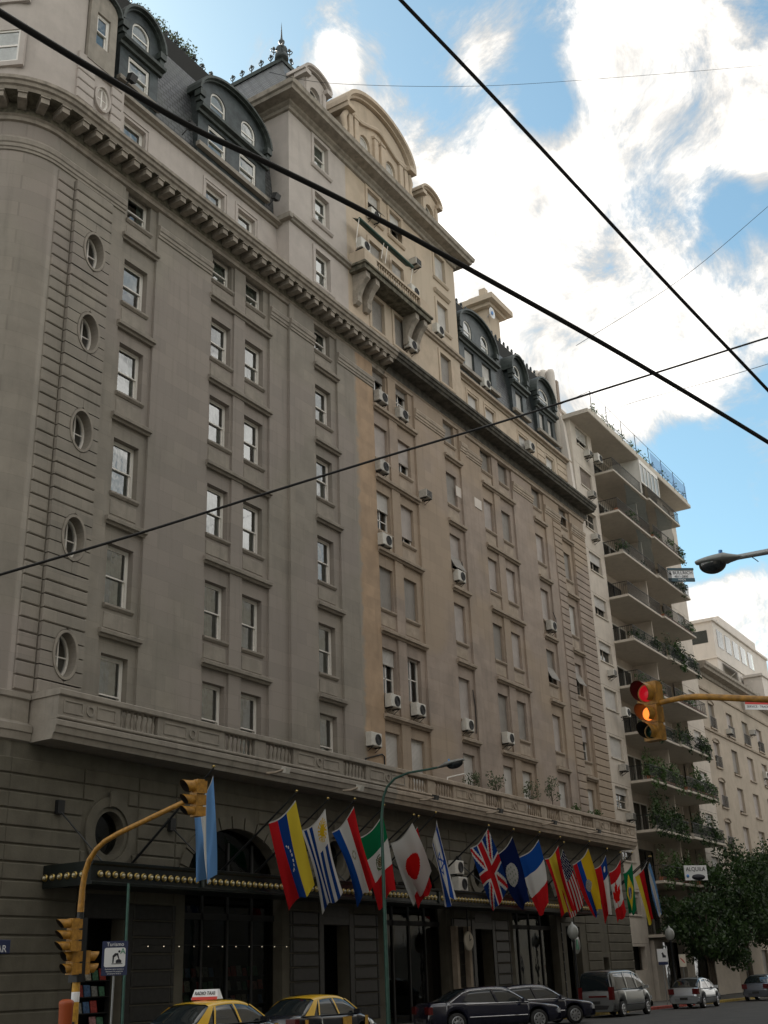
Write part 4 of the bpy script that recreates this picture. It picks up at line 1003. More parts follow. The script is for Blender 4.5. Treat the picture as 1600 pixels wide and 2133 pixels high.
# glazed-in balcony near the top
b = MB(); gx0, gx1, gy, gz0 = 80.0, 84.2, 25.58, 36.05
b.box(gx0, gx1, gy, gy+.06, gz0+.95, gz0+1.05); b.box(gx0, gx1, gy, gy+.06, gz0+2.6, gz0+2.94)
for i in range(6): xx = gx0+(gx1-gx0)*i/5; b.box(xx-.04, xx+.04, gy-.01, gy+.07, gz0+1.05, gz0+2.6)
b.box(gx0, gx0+.06, gy+.061, 28.4, gz0, gz0+2.94)
g_ = b.build('glazed_balcony', M['white_paint'], apt)
for i in range(5):
    a = gx0+(gx1-gx0)*i/5+.04; c = gx0+(gx1-gx0)*(i+1)/5-.04
    p = MB(); p.add([(a,gy+.03,gz0+1.05),(c,gy+.03,gz0+1.05),(c,gy+.03,gz0+2.6),(a,gy+.03,gz0+2.6)], [(0,1,2,3)]); p.build('pane', M['pane_glass'], g_)
    p = MB(); p.add([(a,gy+.1,gz0+1.05),(c,gy+.1,gz0+1.05),(c,gy+.1,gz0+2.6),(a,gy+.1,gz0+2.6)], [(0,1,2,3)]); p.build('curtain', M['curtain'], g_)
# ground floor of the block
for a in (74.6, 80.4, 86.6): MB().box(a, a+1.6, 27.0, 27.5, 0, 3.55).build('ground_pier', M['concrete_white'], apt)
MB().box(76.2, 86.6, 27.6, 27.62, .1, 3.5).build('ground_glazing', M['dark_glass'], apt)
# roof terrace
b = MB(); rz0 = 39.32
for i in range(8): xx = 71.2+i*3.0; b.tube([(xx,25.75,rz0),(xx,25.75,rz0+1.9)], .03, 5)
for zz in (.6, 1.9): b.tube([(71.2,25.75,rz0+zz),(92.3,25.75,rz0+zz)], .018, 5)
b.tube([(71.2,25.75,rz0+1.9),(71.2,28.3,rz0+1.5)], .018, 5); b.build('terrace_railing', M['black_metal'], apt)
MB().box(71.0, 92.6, 25.75, 25.95, 39.321, 39.7).build('terrace_planter', M['concrete_slab'], apt)
def netm():
    mt = mat('blue_net', (.10, .20, .42), .8, alpha=.55); return mt
netm(); rows = [[(83.5+8.9*j/10, 25.72, 39.72+1.25*i) for j in range(11)] for i in range(2)]; MB().grid(rows).build('terrace_netting', M['blue_net'], apt)
b = MB(); b.box(73, 90, 31.5, 40, 39.0, 42.2); b.cbox(71.5, 91, 29.5, 41, 42.2, 42.5, .04); b.build('penthouse', M['concrete_white'], apt)
f = MB(); 
for i in range(6): f.box(74+i*2.6, 75.9+i*2.6, 31.44, 31.49, 39.5, 41.8)
f.build('penthouse_glazing', M['dark_glass'], apt)
# planting on the balconies
rp2 = random.Random(11)
plantset = [(1,-1,.05),(1,1,.2),(2,-1,.2),(2,1,.35),(3,1,.2),(4,-1,.5),(4,1,1.15),(5,-1,.12),(5,1,.3),(6,-1,.7),(6,1,.9),(7,-1,1.1),(7,1,1.0),(8,-1,1.6),(8,1,1.1),(9,-1,1.3),(9,1,1.2),(10,-1,.8)]
ordn = ['top','second','third','fourth','fifth','sixth','seventh','eighth','ninth','tenth','lowest']
for k, side, amt in plantset:
    x0, x1, y0 = ((AX1+.2, XM-.3, 25.8) if side < 0 else (XM+.3, AX2-.4, 25.6)); z = FZ[k]
    p_ = thing('balcony_plants', '%s plants on the %s planted balcony row, %s half of the cream block' % ('dense green' if amt > .7 else 'leafy green' if amt > .4 else 'sparse', ordn[k], 'left' if side < 0 else 'right'), 'plants', ((x0+x1)/2, y0, z), group='plants on the apartment balconies')
    b = MB(); x = x0
    while x < x1-.6: b.cbox(x, x+.75, y0+.02, y0+.3, z+.02, z+.25, .02); x += 1.0
    b.build('planter', M['soil_pot'] if k % 2 else M['concrete_slab'], p_)
    b = MB(); n_ = int(9*amt)+3
    for _ in range(n_):
        xx = rp2.uniform(x0, x1); h_ = rp2.uniform(.35, .6+.9*amt)
        leaves(b, (xx, y0+.1+rp2.uniform(-.1,.25), z+.25+h_*.5), (.55,.35,h_*.7), int(70+80*amt), .15, rp2)
        if rp2.random() < amt*.6: leaves(b, (xx, y0-.05, z-.15), (.4,.15,.35), 50, .13, rp2)
    b.build('foliage', M['leaf' if k % 2 else 'leaf_dark'], p_)
tp = thing('terrace_plants', 'row of shrubs along the roof terrace edge of the cream block', 'plants', (80, 25.9, 39.4))
b = MB()
for i in range(12): leaves(b, (72.2+i*1.75+rp2.uniform(-.4,.4), 25.9, 39.95), (.5,.3,.45*rp2.uniform(.5,1.4)), 70, .14, rp2)
b.build('foliage', M['leaf'], tp)
# estate agents' boards
def board(name, label, px, py, Y, w_, h_, lines, yaw):
    c = onY(px, py, Y); t_ = thing(name, label, 'sign', c-Vector((0,0,h_/2)))
    rgt = Vector((math.cos(yaw), math.sin(yaw), 0)); nrm = Vector((math.sin(yaw), -math.cos(yaw), 0))
    b = MB(); b.obox(c-nrm*.05, rgt*w_/2, nrm*.04, (0,0,h_/2)); b.build('panel', M['sign_white'], t_)
    return c, rgt, nrm, t_
c, rg_, nm_, t_ = board('agent_board', 'white estate agent board with navy edges hung near the roof terrace', 1419, 1199, 24.95, 2.1, .95, None, R(-52))
for zz, hh in ((.53,.09),(-.36,.14)): MB().obox(c+nm_*.0+Vector((0,0,zz)), rg_*1.06, nm_*.06, (0,0,hh)).build('band', M['sign_teal'], t_)
text('lettering', 'B BULLRICH', .36, 'sign_ink', t_, facing(c+nm_*.01+Vector((0,0,.22)), rg_)); text('lettering', '4811-2800', .26, 'sign_ink', t_, facing(c+nm_*.01+Vector((0,0,-.08)), rg_)); text('lettering', 'VENDE', .2, 'sign_white', t_, facing(c+nm_*.065+Vector((0,0,-.36)), rg_))
MB().tube([c-nm_*.1, Vector((c.x, 25.6, c.z))], .03, 5).build('bracket', M['black_metal'], t_)
c, rg_, nm_, t_ = board('letting_board', 'small white board reading ALQUILA among the lower balcony plants', 1450, 1818, 24.85, 1.7, .95, None, R(-40))
text('lettering', 'ALQUILA', .36, 'sign_ink', t_, facing(c+nm_*.0+Vector((0,0,.22)), rg_)); MB().lathe([(.0,.01),(.11,.01),(.11,-.01),(.0,-.01)], 14, (0,0,0)).build('dot', M['dish_blue'], t_, mw=facing(c+nm_*.0-rg_*.65+Vector((0,0,-.2)), rg_))
MB().lathe([(.0,.008),(.5,.008),(.5,-.01),(.0,-.01)], 20, (0,0,0)).build('disc', M['sign_ink'], t_, mw=facing(c+nm_*.0+rg_*.15+Vector((0,0,-.28)), rg_) @ Matrix.Diagonal((1,.38,1,1)))

# ------------------------------------------------------------------ building beyond
far = thing('corner_building', 'older tan building with bracketed cornice and white penthouse beyond the trees', 'building', (108, 27.3, 0))
FC = [(95.1,96.7),(100.2,102.0),(105.0,106.9),(109.7,111.5),(114.4,116.2),(119,120.8)]; FT = [22.5-3.25*k for k in range(7)]
FX0, FX1, YF = 93.0, 126.0, 27.3
b = MB(); zs = [24.9]
for t_ in FT: zs += [t_, t_-2.1]
zs.append(0)
for k in range(0, len(zs), 2): b.box(FX0, FX1, YF, 27.8, zs[k+1], zs[k])
xs = [FX0]+[v for o in FC for v in o]+[FX1]
for t_ in FT:
    for k in range(0, len(xs), 2): b.box(xs[k], xs[k+1], YF, 27.8, t_-2.1, t_)
b.build('wall', M['far_beige'], far)
MB().box(FX0, FX1, 28.2, 28.3, 0, 25).build('dark_backing', M['interior_dark'], far)
b = MB(); run(b, [(0,24.6),(.15,24.65),(.2,24.9),(.75,25.0),(.8,25.2),(.95,25.3),(.95,25.55),(-.5,25.7)], FX0, FX1, YF); b.build('cornice', M['stone_cornice'], far)
for zz in (23.35, 19.95): 
    b = MB(); run(b, [(0,zz),(.12,zz+.03),(.14,zz+.18),(0,zz+.22)], FX0, FX1, YF); b.build('string_course', M['stucco_beige_trim'], far)
for i, (a, c) in enumerate(FC):
    for k, t_ in enumerate(FT):
        shut(far, a, c, t_-2.1, t_, YF+.2, rng.choice([1,1,.7,.5,.85]), 'shutter_pale' if rng.random() < .7 else 'shutter_grey')
        MB().box(a-.1, c+.1, YF-.12, YF-.001, t_-2.22, t_-2.1).build('window_sill', M['stucco_beige_trim'], far)
        if i in (0,1,2,3) and k == 0 or i == 0:
            b = MB(); b.tube([(a,YF-.1,t_-1.2),(c,YF-.1,t_-1.2)], .025, 5); x = a
            while x <= c: b.box(x-.01,x+.01,YF-.11,YF-.09,t_-2.1,t_-1.2); x += .13
            b.build('railing', M['black_metal'], far)
        if i == 0:
            h = MB(); hood(h, (a+c)/2, t_, (c-a)/2, .22, YF, .12, .08, .05); h.build('hood', M['stucco_beige_trim'], far)
b = MB(); b.box(FX0, FX1, 27.8, 28.3, 25.2, 25.6); b.box(FX0+.1, FX1, 28.3, 40, 25.0, 25.2); b.build('roof', M['concrete_slab'], far)
px0 = onY(1485, 1312, 28.6).x
b = MB(); b.box(px0, 124, 28.6, 36, 25.6, 32.2); b.cbox(px0-.2, 124, 28.4, 36.2, 32.2, 32.45, .03); b.cbox(px0-.12, 124, 28.48, 36, 28.6, 28.8, .02); b.build('penthouse', M['far_white'], far)
MB().box(px0+6, 124, 29.5, 36, 32.45, 34.3).build('penthouse', M['far_white'], far)
b = MB(); b.box(px0-.03, px0-.005, 29.2, 32.3, 30.2, 31.4); b.build('penthouse_window', M['dark_glass'], far)
for i in range(5): MB().box(px0+1+i*2.6, px0+2.8+i*2.6, 28.56, 28.595, 29.9, 31.6).build('penthouse_window', M['pane_glass'], far)
for i in range(5): MB().box(px0+1+i*2.6, px0+2.8+i*2.6, 28.596, 28.599, 29.9, 31.6).build('penthouse_blind', M['curtain'], far)
b = MB(); b.box(px0+7.5, 126, 26.6, 28.4, 24.8, 28.0); b.cbox(px0+7.3, 126, 26.45, 28.4, 28.0, 28.25, .03); b.build('oriel_parapet', M['far_white'], far)
aw2 = thing('penthouse_awning', 'sloping green awning under the white penthouse windows', 'awning', (px0+3, 27.6, 28))
b = MB(); b.add([(px0+1.5,28.47,28.5),(px0+6.5,28.47,28.5),(px0+6.5,27.3,27.4),(px0+1.5,27.3,27.4)], [(0,1,2,3)]); b.add([(px0+1.5,28.47,28.46),(px0+6.5,28.47,28.46),(px0+6.5,27.3,27.36),(px0+1.5,27.3,27.36)], [(3,2,1,0)]); b.build('canvas', M['awning_green'], aw2)
for a in (1.5, 6.5): MB().tube([(px0+a,28.5,26.6),(px0+a,27.3,27.4)], .02, 5).build('arm', M['white_paint'], aw2)
c, rg_, nm_, t_ = board('red_board', 'red and white agent sign behind the yellow signal arm', 1582, 1466, 25.9, 3.0, 1.1, None, R(-45))
MB().obox(c+nm_*.0+Vector((0,0,.22)), rg_*1.45, nm_*.02, (0,0,.28)).build('band', M['sign_red'], t_); text('lettering', 'SERVICE : TRADING', .3, 'sign_ink', t_, facing(c+nm_*.0+Vector((0,0,-.28)), rg_))
MB().tube([c, Vector((c.x, 27.3, c.z))], .04, 5).build('bracket', M['black_metal'], t_)

# ------------------------------------------------------------------ unseen houses added behind the viewer; heights shaped to shade facade and panes
for i, (x0, x1, h_) in enumerate(((-60,-22,30),(-21,13,37),(25,50,37),(51,86,36),(87,140,24))):
    o_ = thing('added_house', 'added unseen pale block %s on the near side of the street' % ['far left','left','opposite the hotel','opposite the cream block','far right'][i], 'building', ((x0+x1)/2, -4.5, 0), group='added unseen houses on the near side of the street')
    b = MB(); b.box(x0, x1, -24, -4.5, 0, h_); b.box(x0-.1, x1+.1, -5.2, -4.1, h_, h_+.6); b.build('wall', M['opposite_wall'], o_)
    wf = MB().cbox(-.15, 1.65, 0, .06, -.15, 2.15, .03).mesh('window', M['shutter_grey'])
    z = 4.5
    while z < h_-2.5:
        x = x0+1.5
        while x < x1-2: put('window', wf, o_, (x+1.5, -4.45, z), R(180)); x += 3.4
        z += 3.4
# ------------------------------------------------------------------ flags
WHT=(.62,.61,.58); RED=(.50,.018,.022); BLU=(.012,.045,.20); NAVY=(.008,.016,.07); SKYB=(.16,.33,.62); YEL=(.68,.52,.05); GRN=(.01,.15,.06); BLK=(.012,.012,.012); GOLD=(.62,.40,.02); DRED=(.42,.015,.02)
def star(px, py, cx, cy, r, rot=0):
    dx, dy = px-cx, py-cy; d = math.hypot(dx, dy)
    if d > r: return False
    a = (math.atan2(dx, dy)+rot) % (2*math.pi/5); a = min(a, 2*math.pi/5-a)
    return d*math.cos(a-R(0))*1.0 < r*.42/max(.2, math.cos(R(36)-a))*1.05 or d < r*.40
def disc(u, v, cu, cv, r, asp): return math.hypot(u-cu, (v-cv)*asp) < r
def f_arg(u, v): return WHT if 1/3 < u < 2/3 else SKYB
def f_ven(u, v):
    c = YEL if u < 1/3 else BLU if u < 2/3 else RED
    for i in range(8):
        q = math.pi*(i+.5)/8
        if star(u, v*1.5, .60-.18*math.sin(q), .75-.24*math.cos(q), .05): return WHT
    return c
def f_uru(u, v):
    if u < .44 and v < .36:
        d = math.hypot(u-.22, (v-.17)*1.5)
        if d < .10: return GOLD
        if d < .19 and math.cos(16*math.atan2(u-.22, (v-.17)*1.5)) > -.1: return GOLD
        return WHT
    return BLU if int(u*9) % 2 else WHT
def f_par(u, v):
    if disc(u, v, .5, .45, .09, 1.5): return (.35,.34,.25) if not disc(u, v, .5, .45, .055, 1.5) else WHT
    return RED if u < 1/3 else WHT if u < 2/3 else (.012,.07,.30)
def f_mex(u, v):
    d = math.hypot((u-.5), (v-.5)*1.5)
    if d < .16:
        if d > .12 and u > .45: return (.10,.14,.06)
        if d < .10: return (.13,.08,.03) if (u*19+v*23) % 1 < .55 else (.3,.3,.2)
    return GRN if v < 1/3 else WHT if v < 2/3 else RED
def f_jap(u, v): return (.60,.015,.012) if disc(u, v, .5, .52, .28, 1.45) else WHT
def f_red(u, v): return RED if u < .5 or v > .8 else WHT
def f_isr(u, v):
    if .08 < u < .24 or .76 < u < .92: return (.02,.07,.32)
    du, dv = u-.5, (v-.5)*1.5
    for s in (-1, 1):
        a = [du*s, -.5*du*s+.866*dv, -.5*du*s-.866*dv]
        if max(a) < .16 and max(a) > .115: return (.02,.07,.32)
    return WHT
def f_uk(u, v):
    x, y = (v-.5)*1.5, u-.5
    if abs(y) < .09 or abs(x) < .09: return RED
    if abs(y) < .155 or abs(x) < .155: return WHT
    d = abs(abs(y)*1.5-abs(x))/1.803
    return RED if d < .045 else WHT if d < .105 else BLU
def f_blu(u, v):
    d = math.hypot(u-.5, (v-.45)*1.45)
    if d < .27: return (.40,.39,.36) if (math.sin(u*60)+math.sin(v*80)) < 1.1 else (.2,.24,.18)
    return NAVY
def f_fra(u, v): return (.012,.07,.30) if v < 1/3 else WHT if v < 2/3 else RED
def f_esp(u, v): return YEL if .25 < u < .75 else RED
def f_usa(u, v):
    if u < 7/13 and v < .42:
        return WHT if (math.sin(u*75)*math.sin(v*70) > .45) else NAVY
    return RED if int(u*13) % 2 == 0 else WHT
def f_ecu(u, v):
    d = math.hypot((u-.5)*.9, (v-.5)*1.5)
    if d < .15: return (.20,.16,.08) if (u*17+v*29) % 1 < .5 else (.35,.38,.4)
    return GOLD if u < .5 else (.012,.06,.30) if u < .75 else RED
def f_chi(u, v):
    if u < .5 and v < .34: return WHT if star(u, v*1.5, .25, .25, .15, math.pi) else BLU
    return WHT if u < .5 else RED
def f_can(u, v):
    if v < .25 or v > .75: return RED
    x, y = abs(u-.5)*2, (v-.5)*2.0           # a leaf seen with its stem towards the fly edge
    pts = [(0,-.62),(.12,-.40),(.20,-.44),(.17,-.12),(.34,-.30),(.38,-.20),(.56,-.23),(.50,-.02),(.58,.04),(.30,.25),(.32,.36),(.04,.33),(.04,.62),(0,.62)]
    q = u-.5; s = 1 if True else -1
    xx, yy = abs(u-.5)*1.55, (v-.5)*2.35
    inside = False; n = len(pts); j = n-1
    for i in range(n):
        if (pts[i][1] > yy) != (pts[j][1] > yy) and xx < (pts[j][0]-pts[i][0])*(yy-pts[i][1])/(pts[j][1]-pts[i][1])+pts[i][0]: inside = not inside
        j = i
    return (.60,.015,.012) if inside else WHT
def f_bra(u, v):
    if disc(u, v, .5, .5, .2, 1.43): return WHT if abs(u-.46-.25*(v-.5)**2) < .035 else BLU
    return YEL if abs(u-.5)/.42+abs(v-.5)/.42 < 1 else GRN
def f_ger(u, v): return BLK if u < 1/3 else RED if u < 2/3 else YEL
FLAGS = [ # name in words, printer, pole tip, hoist tip, hoist low, lower corner under tip, lower corner under hoist low
 ('large sky blue and white striped flag beside the left traffic signal', f_arg, (445,1600), (443,1614), (404,1694), (447,1830), (417,1842), .12),
 ('yellow, blue and red striped flag with an arc of white stars', f_ven, (618,1651), (615,1667), (559,1713), (656,1846), (604,1894), .05),
 ('white and blue striped flag with a golden sun', f_uru, (683,1666), (678,1684), (627,1730), (713,1860), (671,1902), .04),
 ('red, white and blue lengthwise striped flag with a faint round emblem', f_par, (739,1667), (737,1679), (691,1734), (782,1838), (744,1886), .06),
 ('green, white and red flag with an eagle emblem by the lamp post', f_mex, (800,1680), (797,1696), (750,1744), (826,1848), (788,1895), .04),
 ('red and white flag mostly hidden behind the flag with the red disc', f_red, (872,1703), (869,1722), (838,1752), (901,1846), (872,1893), .06),
 ('white flag with one large red disc', f_jap, (862,1700), (859,1714), (814,1757), (899,1823), (862,1890), .05),
 ('white flag with two blue stripes hanging narrowly', f_isr, (908,1695), (909,1707), (899,1758), (944,1866), (930,1886), .09),
 ('blue flag with red and white crosses', f_uk, (1018,1722), (1016,1726), (979,1767), (1059,1855), (1027,1899), .05),
 ('navy flag with a pale round disc', f_blu, (1070,1730), (1067,1742), (1031,1781), (1103,1880), (1081,1893), .04),
 ('plain blue, white and red flag with bands across', f_fra, (1124,1736), (1122,1749), (1082,1784), (1143,1882), (1125,1910), .05),
 ('red, yellow and red striped flag', f_esp, (1167,1746), (1163,1760), (1135,1789), (1199,1893), (1169,1910), .05),
 ('red and white striped flag with a starry blue corner', f_usa, (1175,1757), (1172,1769), (1158,1796), (1217,1887), (1188,1915), .05),
 ('broad yellow, blue and red flag with a dark crest', f_ecu, (1228,1755), (1225,1767), (1193,1800), (1253,1893), (1236,1910), .06),
 ('red and white flag with one star on blue', f_chi, (1265,1770), (1262,1781), (1239,1809), (1275,1899), (1260,1921), .05),
 ('red and white flag with a red leaf', f_can, (1292,1778), (1293,1789), (1269,1816), (1305,1902), (1286,1924), .04),
 ('green flag with a yellow diamond and blue disc', f_bra, (1317,1778), (1317,1794), (1298,1818), (1326,1899), (1311,1907), .04),
 ('black, red and yellow striped flag near the end of the row', f_ger, (1352,1786), (1348,1793), (1322,1825), (1367,1913), (1352,1925), .05),
 ('sky blue and white flag at the right end of the row', f_arg, (1356,1786), (1353,1795), (1343,1812), (1379,1902), (1371,1910), .05)]
tipm = MB().lathe([(0,0),(.05,.03),(.05,.07),(.0,.1)], 8).mesh('finial', M['brass'])
for fi, (lab, fn, tp_, T_, L_, BT_, BL_, amp) in enumerate(FLAGS):
    tip = onY(*tp_, 23.35 if fi != 5 else 23.55); X_ = tip.x
    T = onX(*T_, X_); Lw = onX(*L_, X_); 
    if Lw.y > 24.62: Lw = onY(*L_, 24.62)
    BT = onY(*BT_, T.y+.12); BL = onY(*BL_, Lw.y+.02)
    base = Vector((X_, YG-.05, min(6.4, max(5.4, tip.z-(YG-tip.y)*1.02))))
    fo = thing('flag', lab, 'flag', base, group='flags hung over the hotel entrance')
    b = MB(); b.tube([base, base.lerp(tip, .5), tip], [.045,.04,.026], 8); b.box(X_-.08, X_+.08, YG-.1, YG-.045, base.z-.15, base.z+.15); b.build('pole', M['black_metal'], fo)
    put('finial', tipm, fo, tip)
    NU, NV = 40, 60; vs = []; fs = []; cols_ = []
    n_ = (T-Lw).cross(BL-Lw).normalized(); rf = random.Random(fi*7+1); ph = rf.uniform(0, 6); ph2 = rf.uniform(0, 6)
    for j in range(NV+1):
        v = j/NV
        for i in range(NU+1):
            u = i/NU
            top = T.lerp(Lw, u)+Vector((0,0,-.16*math.sin(math.pi*u))); bot = BT.lerp(BL, u)
            p = top.lerp(bot, v)+n_*(1.7*amp*(.3+1.2*v)*math.sin(2*math.pi*(1.3*u)+ph+1.9*v)+amp*.8*math.sin(2*math.pi*2.6*u+ph2-2.6*v)*v)
            p += Vector((0,0,-.10*math.sin(2*math.pi*1.1*u+ph2)*v*v)); p += (Lw-T).normalized()*(.10*math.sin(math.pi*v)*math.cos(ph2+2.0*u))
            p += (BT-T).normalized().cross(n_)*(.05*math.sin(math.pi*v)*math.sin(ph+u*2))
            vs.append(p)
    for j in range(NV):
        for i in range(NU): fs.append((j*(NU+1)+i, (j+1)*(NU+1)+i, (j+1)*(NU+1)+i+1, j*(NU+1)+i+1))
    b = MB(); b.add(vs, fs, True); me = b.mesh('cloth', M['flag_cloth'])
    ca = me.color_attributes.new('print', 'FLOAT_COLOR', 'CORNER'); buf = []
    for j in range(NV):
        for i in range(NU):
            c_ = fn((i+.5)/NU, (j+.5)/NV)
            if j == 0: c_ = (.5,.49,.46)
            buf += [*c_, 1.0]*4
    ca.data.foreach_set('color', buf); put('cloth', me, fo)

# ------------------------------------------------------------------ air conditioners
acm = {}
def ac_mesh(kind):
    if kind in acm: return acm[kind]
    w_, d_, h_ = (.85,.34,.6) if kind[0] == 'o' else (.62,.48,.42)
    b = MB(); b.cbox(-w_/2, w_/2, -d_, 0, 0, h_, .03); body = b.mesh('casing', M['ac_grey' if kind[1] == 'g' else 'ac_white'])
    f = MB(); f.cur = 0
    if kind[0] == 'o':
        f.lathe([(.24,.0),(.24,.02),(.215,.025),(.215,.01),(.0,.01)], 18, (.1,-d_,h_/2), 'Y')
        for k in range(5): r_ = .05+.035*k; f.plate(ell(.1, h_/2, r_+.006, r_+.006, 16), [ell(.1, h_/2, r_-.004, r_-.004, 16)], -d_-.022, -d_-.014)
    else:
        for k in range(7): f.box(-w_/2+.06, w_/2-.06, -d_-.012, -d_, .05+.05*k, .075+.05*k)
    grille = f.mesh('grille', M['ac_dark'])
    g = MB()
    for s in (-1, 1): g.box(s*w_*.35-.02, s*w_*.35+.02, -d_, .12, -.05, -.005); g.tube([(s*w_*.35,-d_*.8,-.05),(s*w_*.35,.1,-.3)], .015, 5)
    g.box(-w_*.35, w_*.35, .1, .13, -.06, -.03)
    br_ = g.mesh('bracket', M['black_metal']); acm[kind] = (body, grille, br_); return acm[kind]
def ac(px, py, wall, kind, where):
    body, grille, br_ = ac_mesh(kind); p = onY(px, py, wall-.2); L = (p.x, wall, p.z-.3)
    t_ = thing('air_conditioner', '%s %s air conditioner %s' % ('pale' if kind[1] == 'w' else 'grey', 'box' if kind[0] == 'o' else 'window', where), 'air conditioner', L, group='air conditioners hung on the facades')
    put('casing', body, t_, L); put('grille', grille, t_, L); put('bracket', br_, t_, L)
H_ = 26.95
for a in [(795,828,H_,'og','under the top left shutter just right of the orange strip'), (838,864,H_,'og','under the top window second from the orange strip'), (797,972,H_,'og','on the second floor down, beside the orange strip'),
          (885,1028,H_,'wg','alone on bare tan wall below the dark cornice'), (803,1126,H_,'ow','on the third floor down, beside the orange strip'), (958,1201,27.05,'ow','below the slanted blind in the single tan column'),
          (820,1461,H_,'ow','above the lowest ledge, left of a pair'), (873,1479,H_,'ow','above the lowest ledge, right of a pair'), (975,1511,27.05,'ow','with a cable beside it in the single tan column'), (1060,1538,27.05,'ow','low in the second pair of tan columns'),
          (1150,1304,27.05,'og','in the fifth tan column beside a half open blind'), (780,1541,H_,'ow','on the orange strip above the balcony rail'),
          (758,512,26.4,'ow','standing at the left end of the upper balcony'), (862,608,26.4,'ow','standing at the right end of the upper balcony'), (779,449,26.92,'ow','under the upper left blind of the tan tower'), (864,546,26.92,'wg','dark boxed on tan tower wall by the awning end'),
          (914,688,26.92,'ow','under the right column of the tan tower above the string course'), (857,719,26.92,'og','just above the sooty cornice below the balcony bracket'), (1012,800,27.6,'ow','beside the first right hand dormer window'), (1105,930,27.6,'og','on the cornice edge near the far end'),
          (1224,944,27.2,'ww','at the top of the cream pier'), (1232,1028,27.2,'wg','at the end of the dark cornice on the cream pier'), (1240,1117,27.2,'ww','third from the top on the cream pier'), (1274,1400,27.2,'ww','midway down the cream pier'),
          (1298,1597,27.2,'wg','low on the cream pier'), (1313,1698,27.2,'wg','lowest on the cream pier'), (1247,955,26.6,'ow','large on the uppermost cream balcony'), (1305,1484,26.6,'ow','on a cream balcony left of the amber signal'),
          (1519,1522,27.3,'ww','on the tan far building under its cornice'), (1567,1524,27.3,'ww','right of another on the tan far building'), (1596,1615,27.3,'ow','at the right edge on the tan far building'),
          (952,1807,26.3,'ow','upper of two above the canopy behind flags'), (960,1842,26.0,'ow','lower of two above the canopy behind flags')]: ac(*a)
pt = thing('pipe_loop', 'thin dark pipe loop on the orange wall above the balcony', 'pipe', onY(775,1600,26.9))
q = [onY(px, py, 26.88) for px, py in ((760,1595),(762,1580),(796,1571),(801,1576),(802,1600))]; MB().tube(q, .03, 6).build('pipe', M['cable_black'], pt)
pt = thing('white_pipe_frame', 'bent white tube frame standing behind the balcony rail', 'frame', onY(945,1640,26.3))
q = [onY(px, py, 26.3) for px, py in ((932,1640),(932,1620),(966,1612),(972,1616),(973,1640))]; MB().tube(q, .03, 6).build('tube', M['white_paint'], pt)
wp = MB()
for k, (px, py) in enumerate(((958,1027),(996,1050))):
    p = onY(px, py, 27.04); MB().cbox(p.x-.45, p.x+.4, 27.01, 27.049, p.z-.3, p.z+.3, .01).build('wall_patch', M['far_white'], hotel)
for k, pts in enumerate((((985,1437),(990,1470),(992,1500),(992,1528)), ((962,1170),(965,1190),(963,1215)), ((1152,1275),(1158,1290),(1160,1315)))):
    c_ = thing('hanging_cable', 'loose dark cable beside %s' % ('the low air conditioner in the single tan column','the slanted blind','the half open blind in the fifth column')[k], 'cable', onY(*pts[0], 27.0)); MB().tube([onY(px, py, 26.98) for px, py in pts], .025, 5).build('wire', M['cable_black'], c_)
# awning over the upper balcony
aw = thing('balcony_awning', 'rolled dark green awning with white cords above the tower balcony', 'awning', (44, 26.4, 39))
a0, a1 = onY(748,452,26.1), onY(860,560,26.1); a1.z = a0.z = (a0.z+a1.z)/2
MB().tube([a0, a1], .09, 8).build('roller', M['awning_green'], aw)
rows = []
for i in range(6): t_ = i/5; rows.append([(a0.x+(a1.x-a0.x)*j/20, 26.1+.42*t_, a0.z-.02+.26*t_-.06*abs(math.sin(j*1.1))*(1-t_)) for j in range(21)])
MB().grid(rows).build('canvas', M['awning_green'], aw)
for f_, dz in ((0.0,1.5),(.45,1.1),(.52,1.2),(1.0,1.3)):
    p = a0.lerp(a1, f_); MB().tube([p, p+Vector((-.05,.1,-dz*.5)), p+Vector((-.12,.15,-dz))], .022, 5).build('cord', M['white_paint'], aw)
# floodlights on the balcony and cornice
for k, (px, py, Y, mt) in enumerate(((907,1661,25.2,'flood_black'),(1042,1689,25.2,'flood_black'),(1155,1713,25.2,'flood_black'),(1247,1731,25.2,'flood_black'),(595,1604,25.2,'ac_white'),(750,1641,25.2,'ac_white'))):
    p = onY(px, py, Y); t_ = thing('floodlight', '%s floodlight on the balcony edge, %s' % ('small white' if k > 3 else 'black', ('above the narrow blue striped flag','above the navy flag with a disc','above the red and yellow striped flag','last before the cream block','left of the lamp post','just left of the curved lamp arm')[k]), 'floodlight', p, group='floodlights along the balcony edge')
    MB().obox(p, (.14,0,0), (0,.1,.03), (0,-.03,.1)).build('housing', M[mt], t_); MB().obox(p+Vector((.145,0,0)), (.006,0,0), (0,.085,.025), (0,-.025,.085)).build('lens', M['lamp_clear'], t_)
    MB().tube([p+Vector((-.1,0,0)), p+Vector((-.3,.25,-.1)), Vector((p.x-.4, YB, p.z-.1))], .045, 6).build('arm', M['stucco_beige_trim'], t_)
for k, (px, py) in enumerate(((275,163),(397,262),(575,410))):
    p = onY(px, py, 27.1); t_ = thing('roof_spotlight', 'black spotlight on the mansard ledge %s' % ('below the first dormer','left of the paired dormer','against the tower wall')[k], 'spotlight', p, group='spotlights on the mansard ledge')
    MB().obox(p, (.17,0,0), (0,.13,.05), (0,-.06,.14)).build('housing', M['flood_black'], t_); MB().tube([p, p+Vector((-.15,.1,-.3)), p+Vector((-.2,.3,-.5))], .03, 5).build('stem', M['black_metal'], t_)
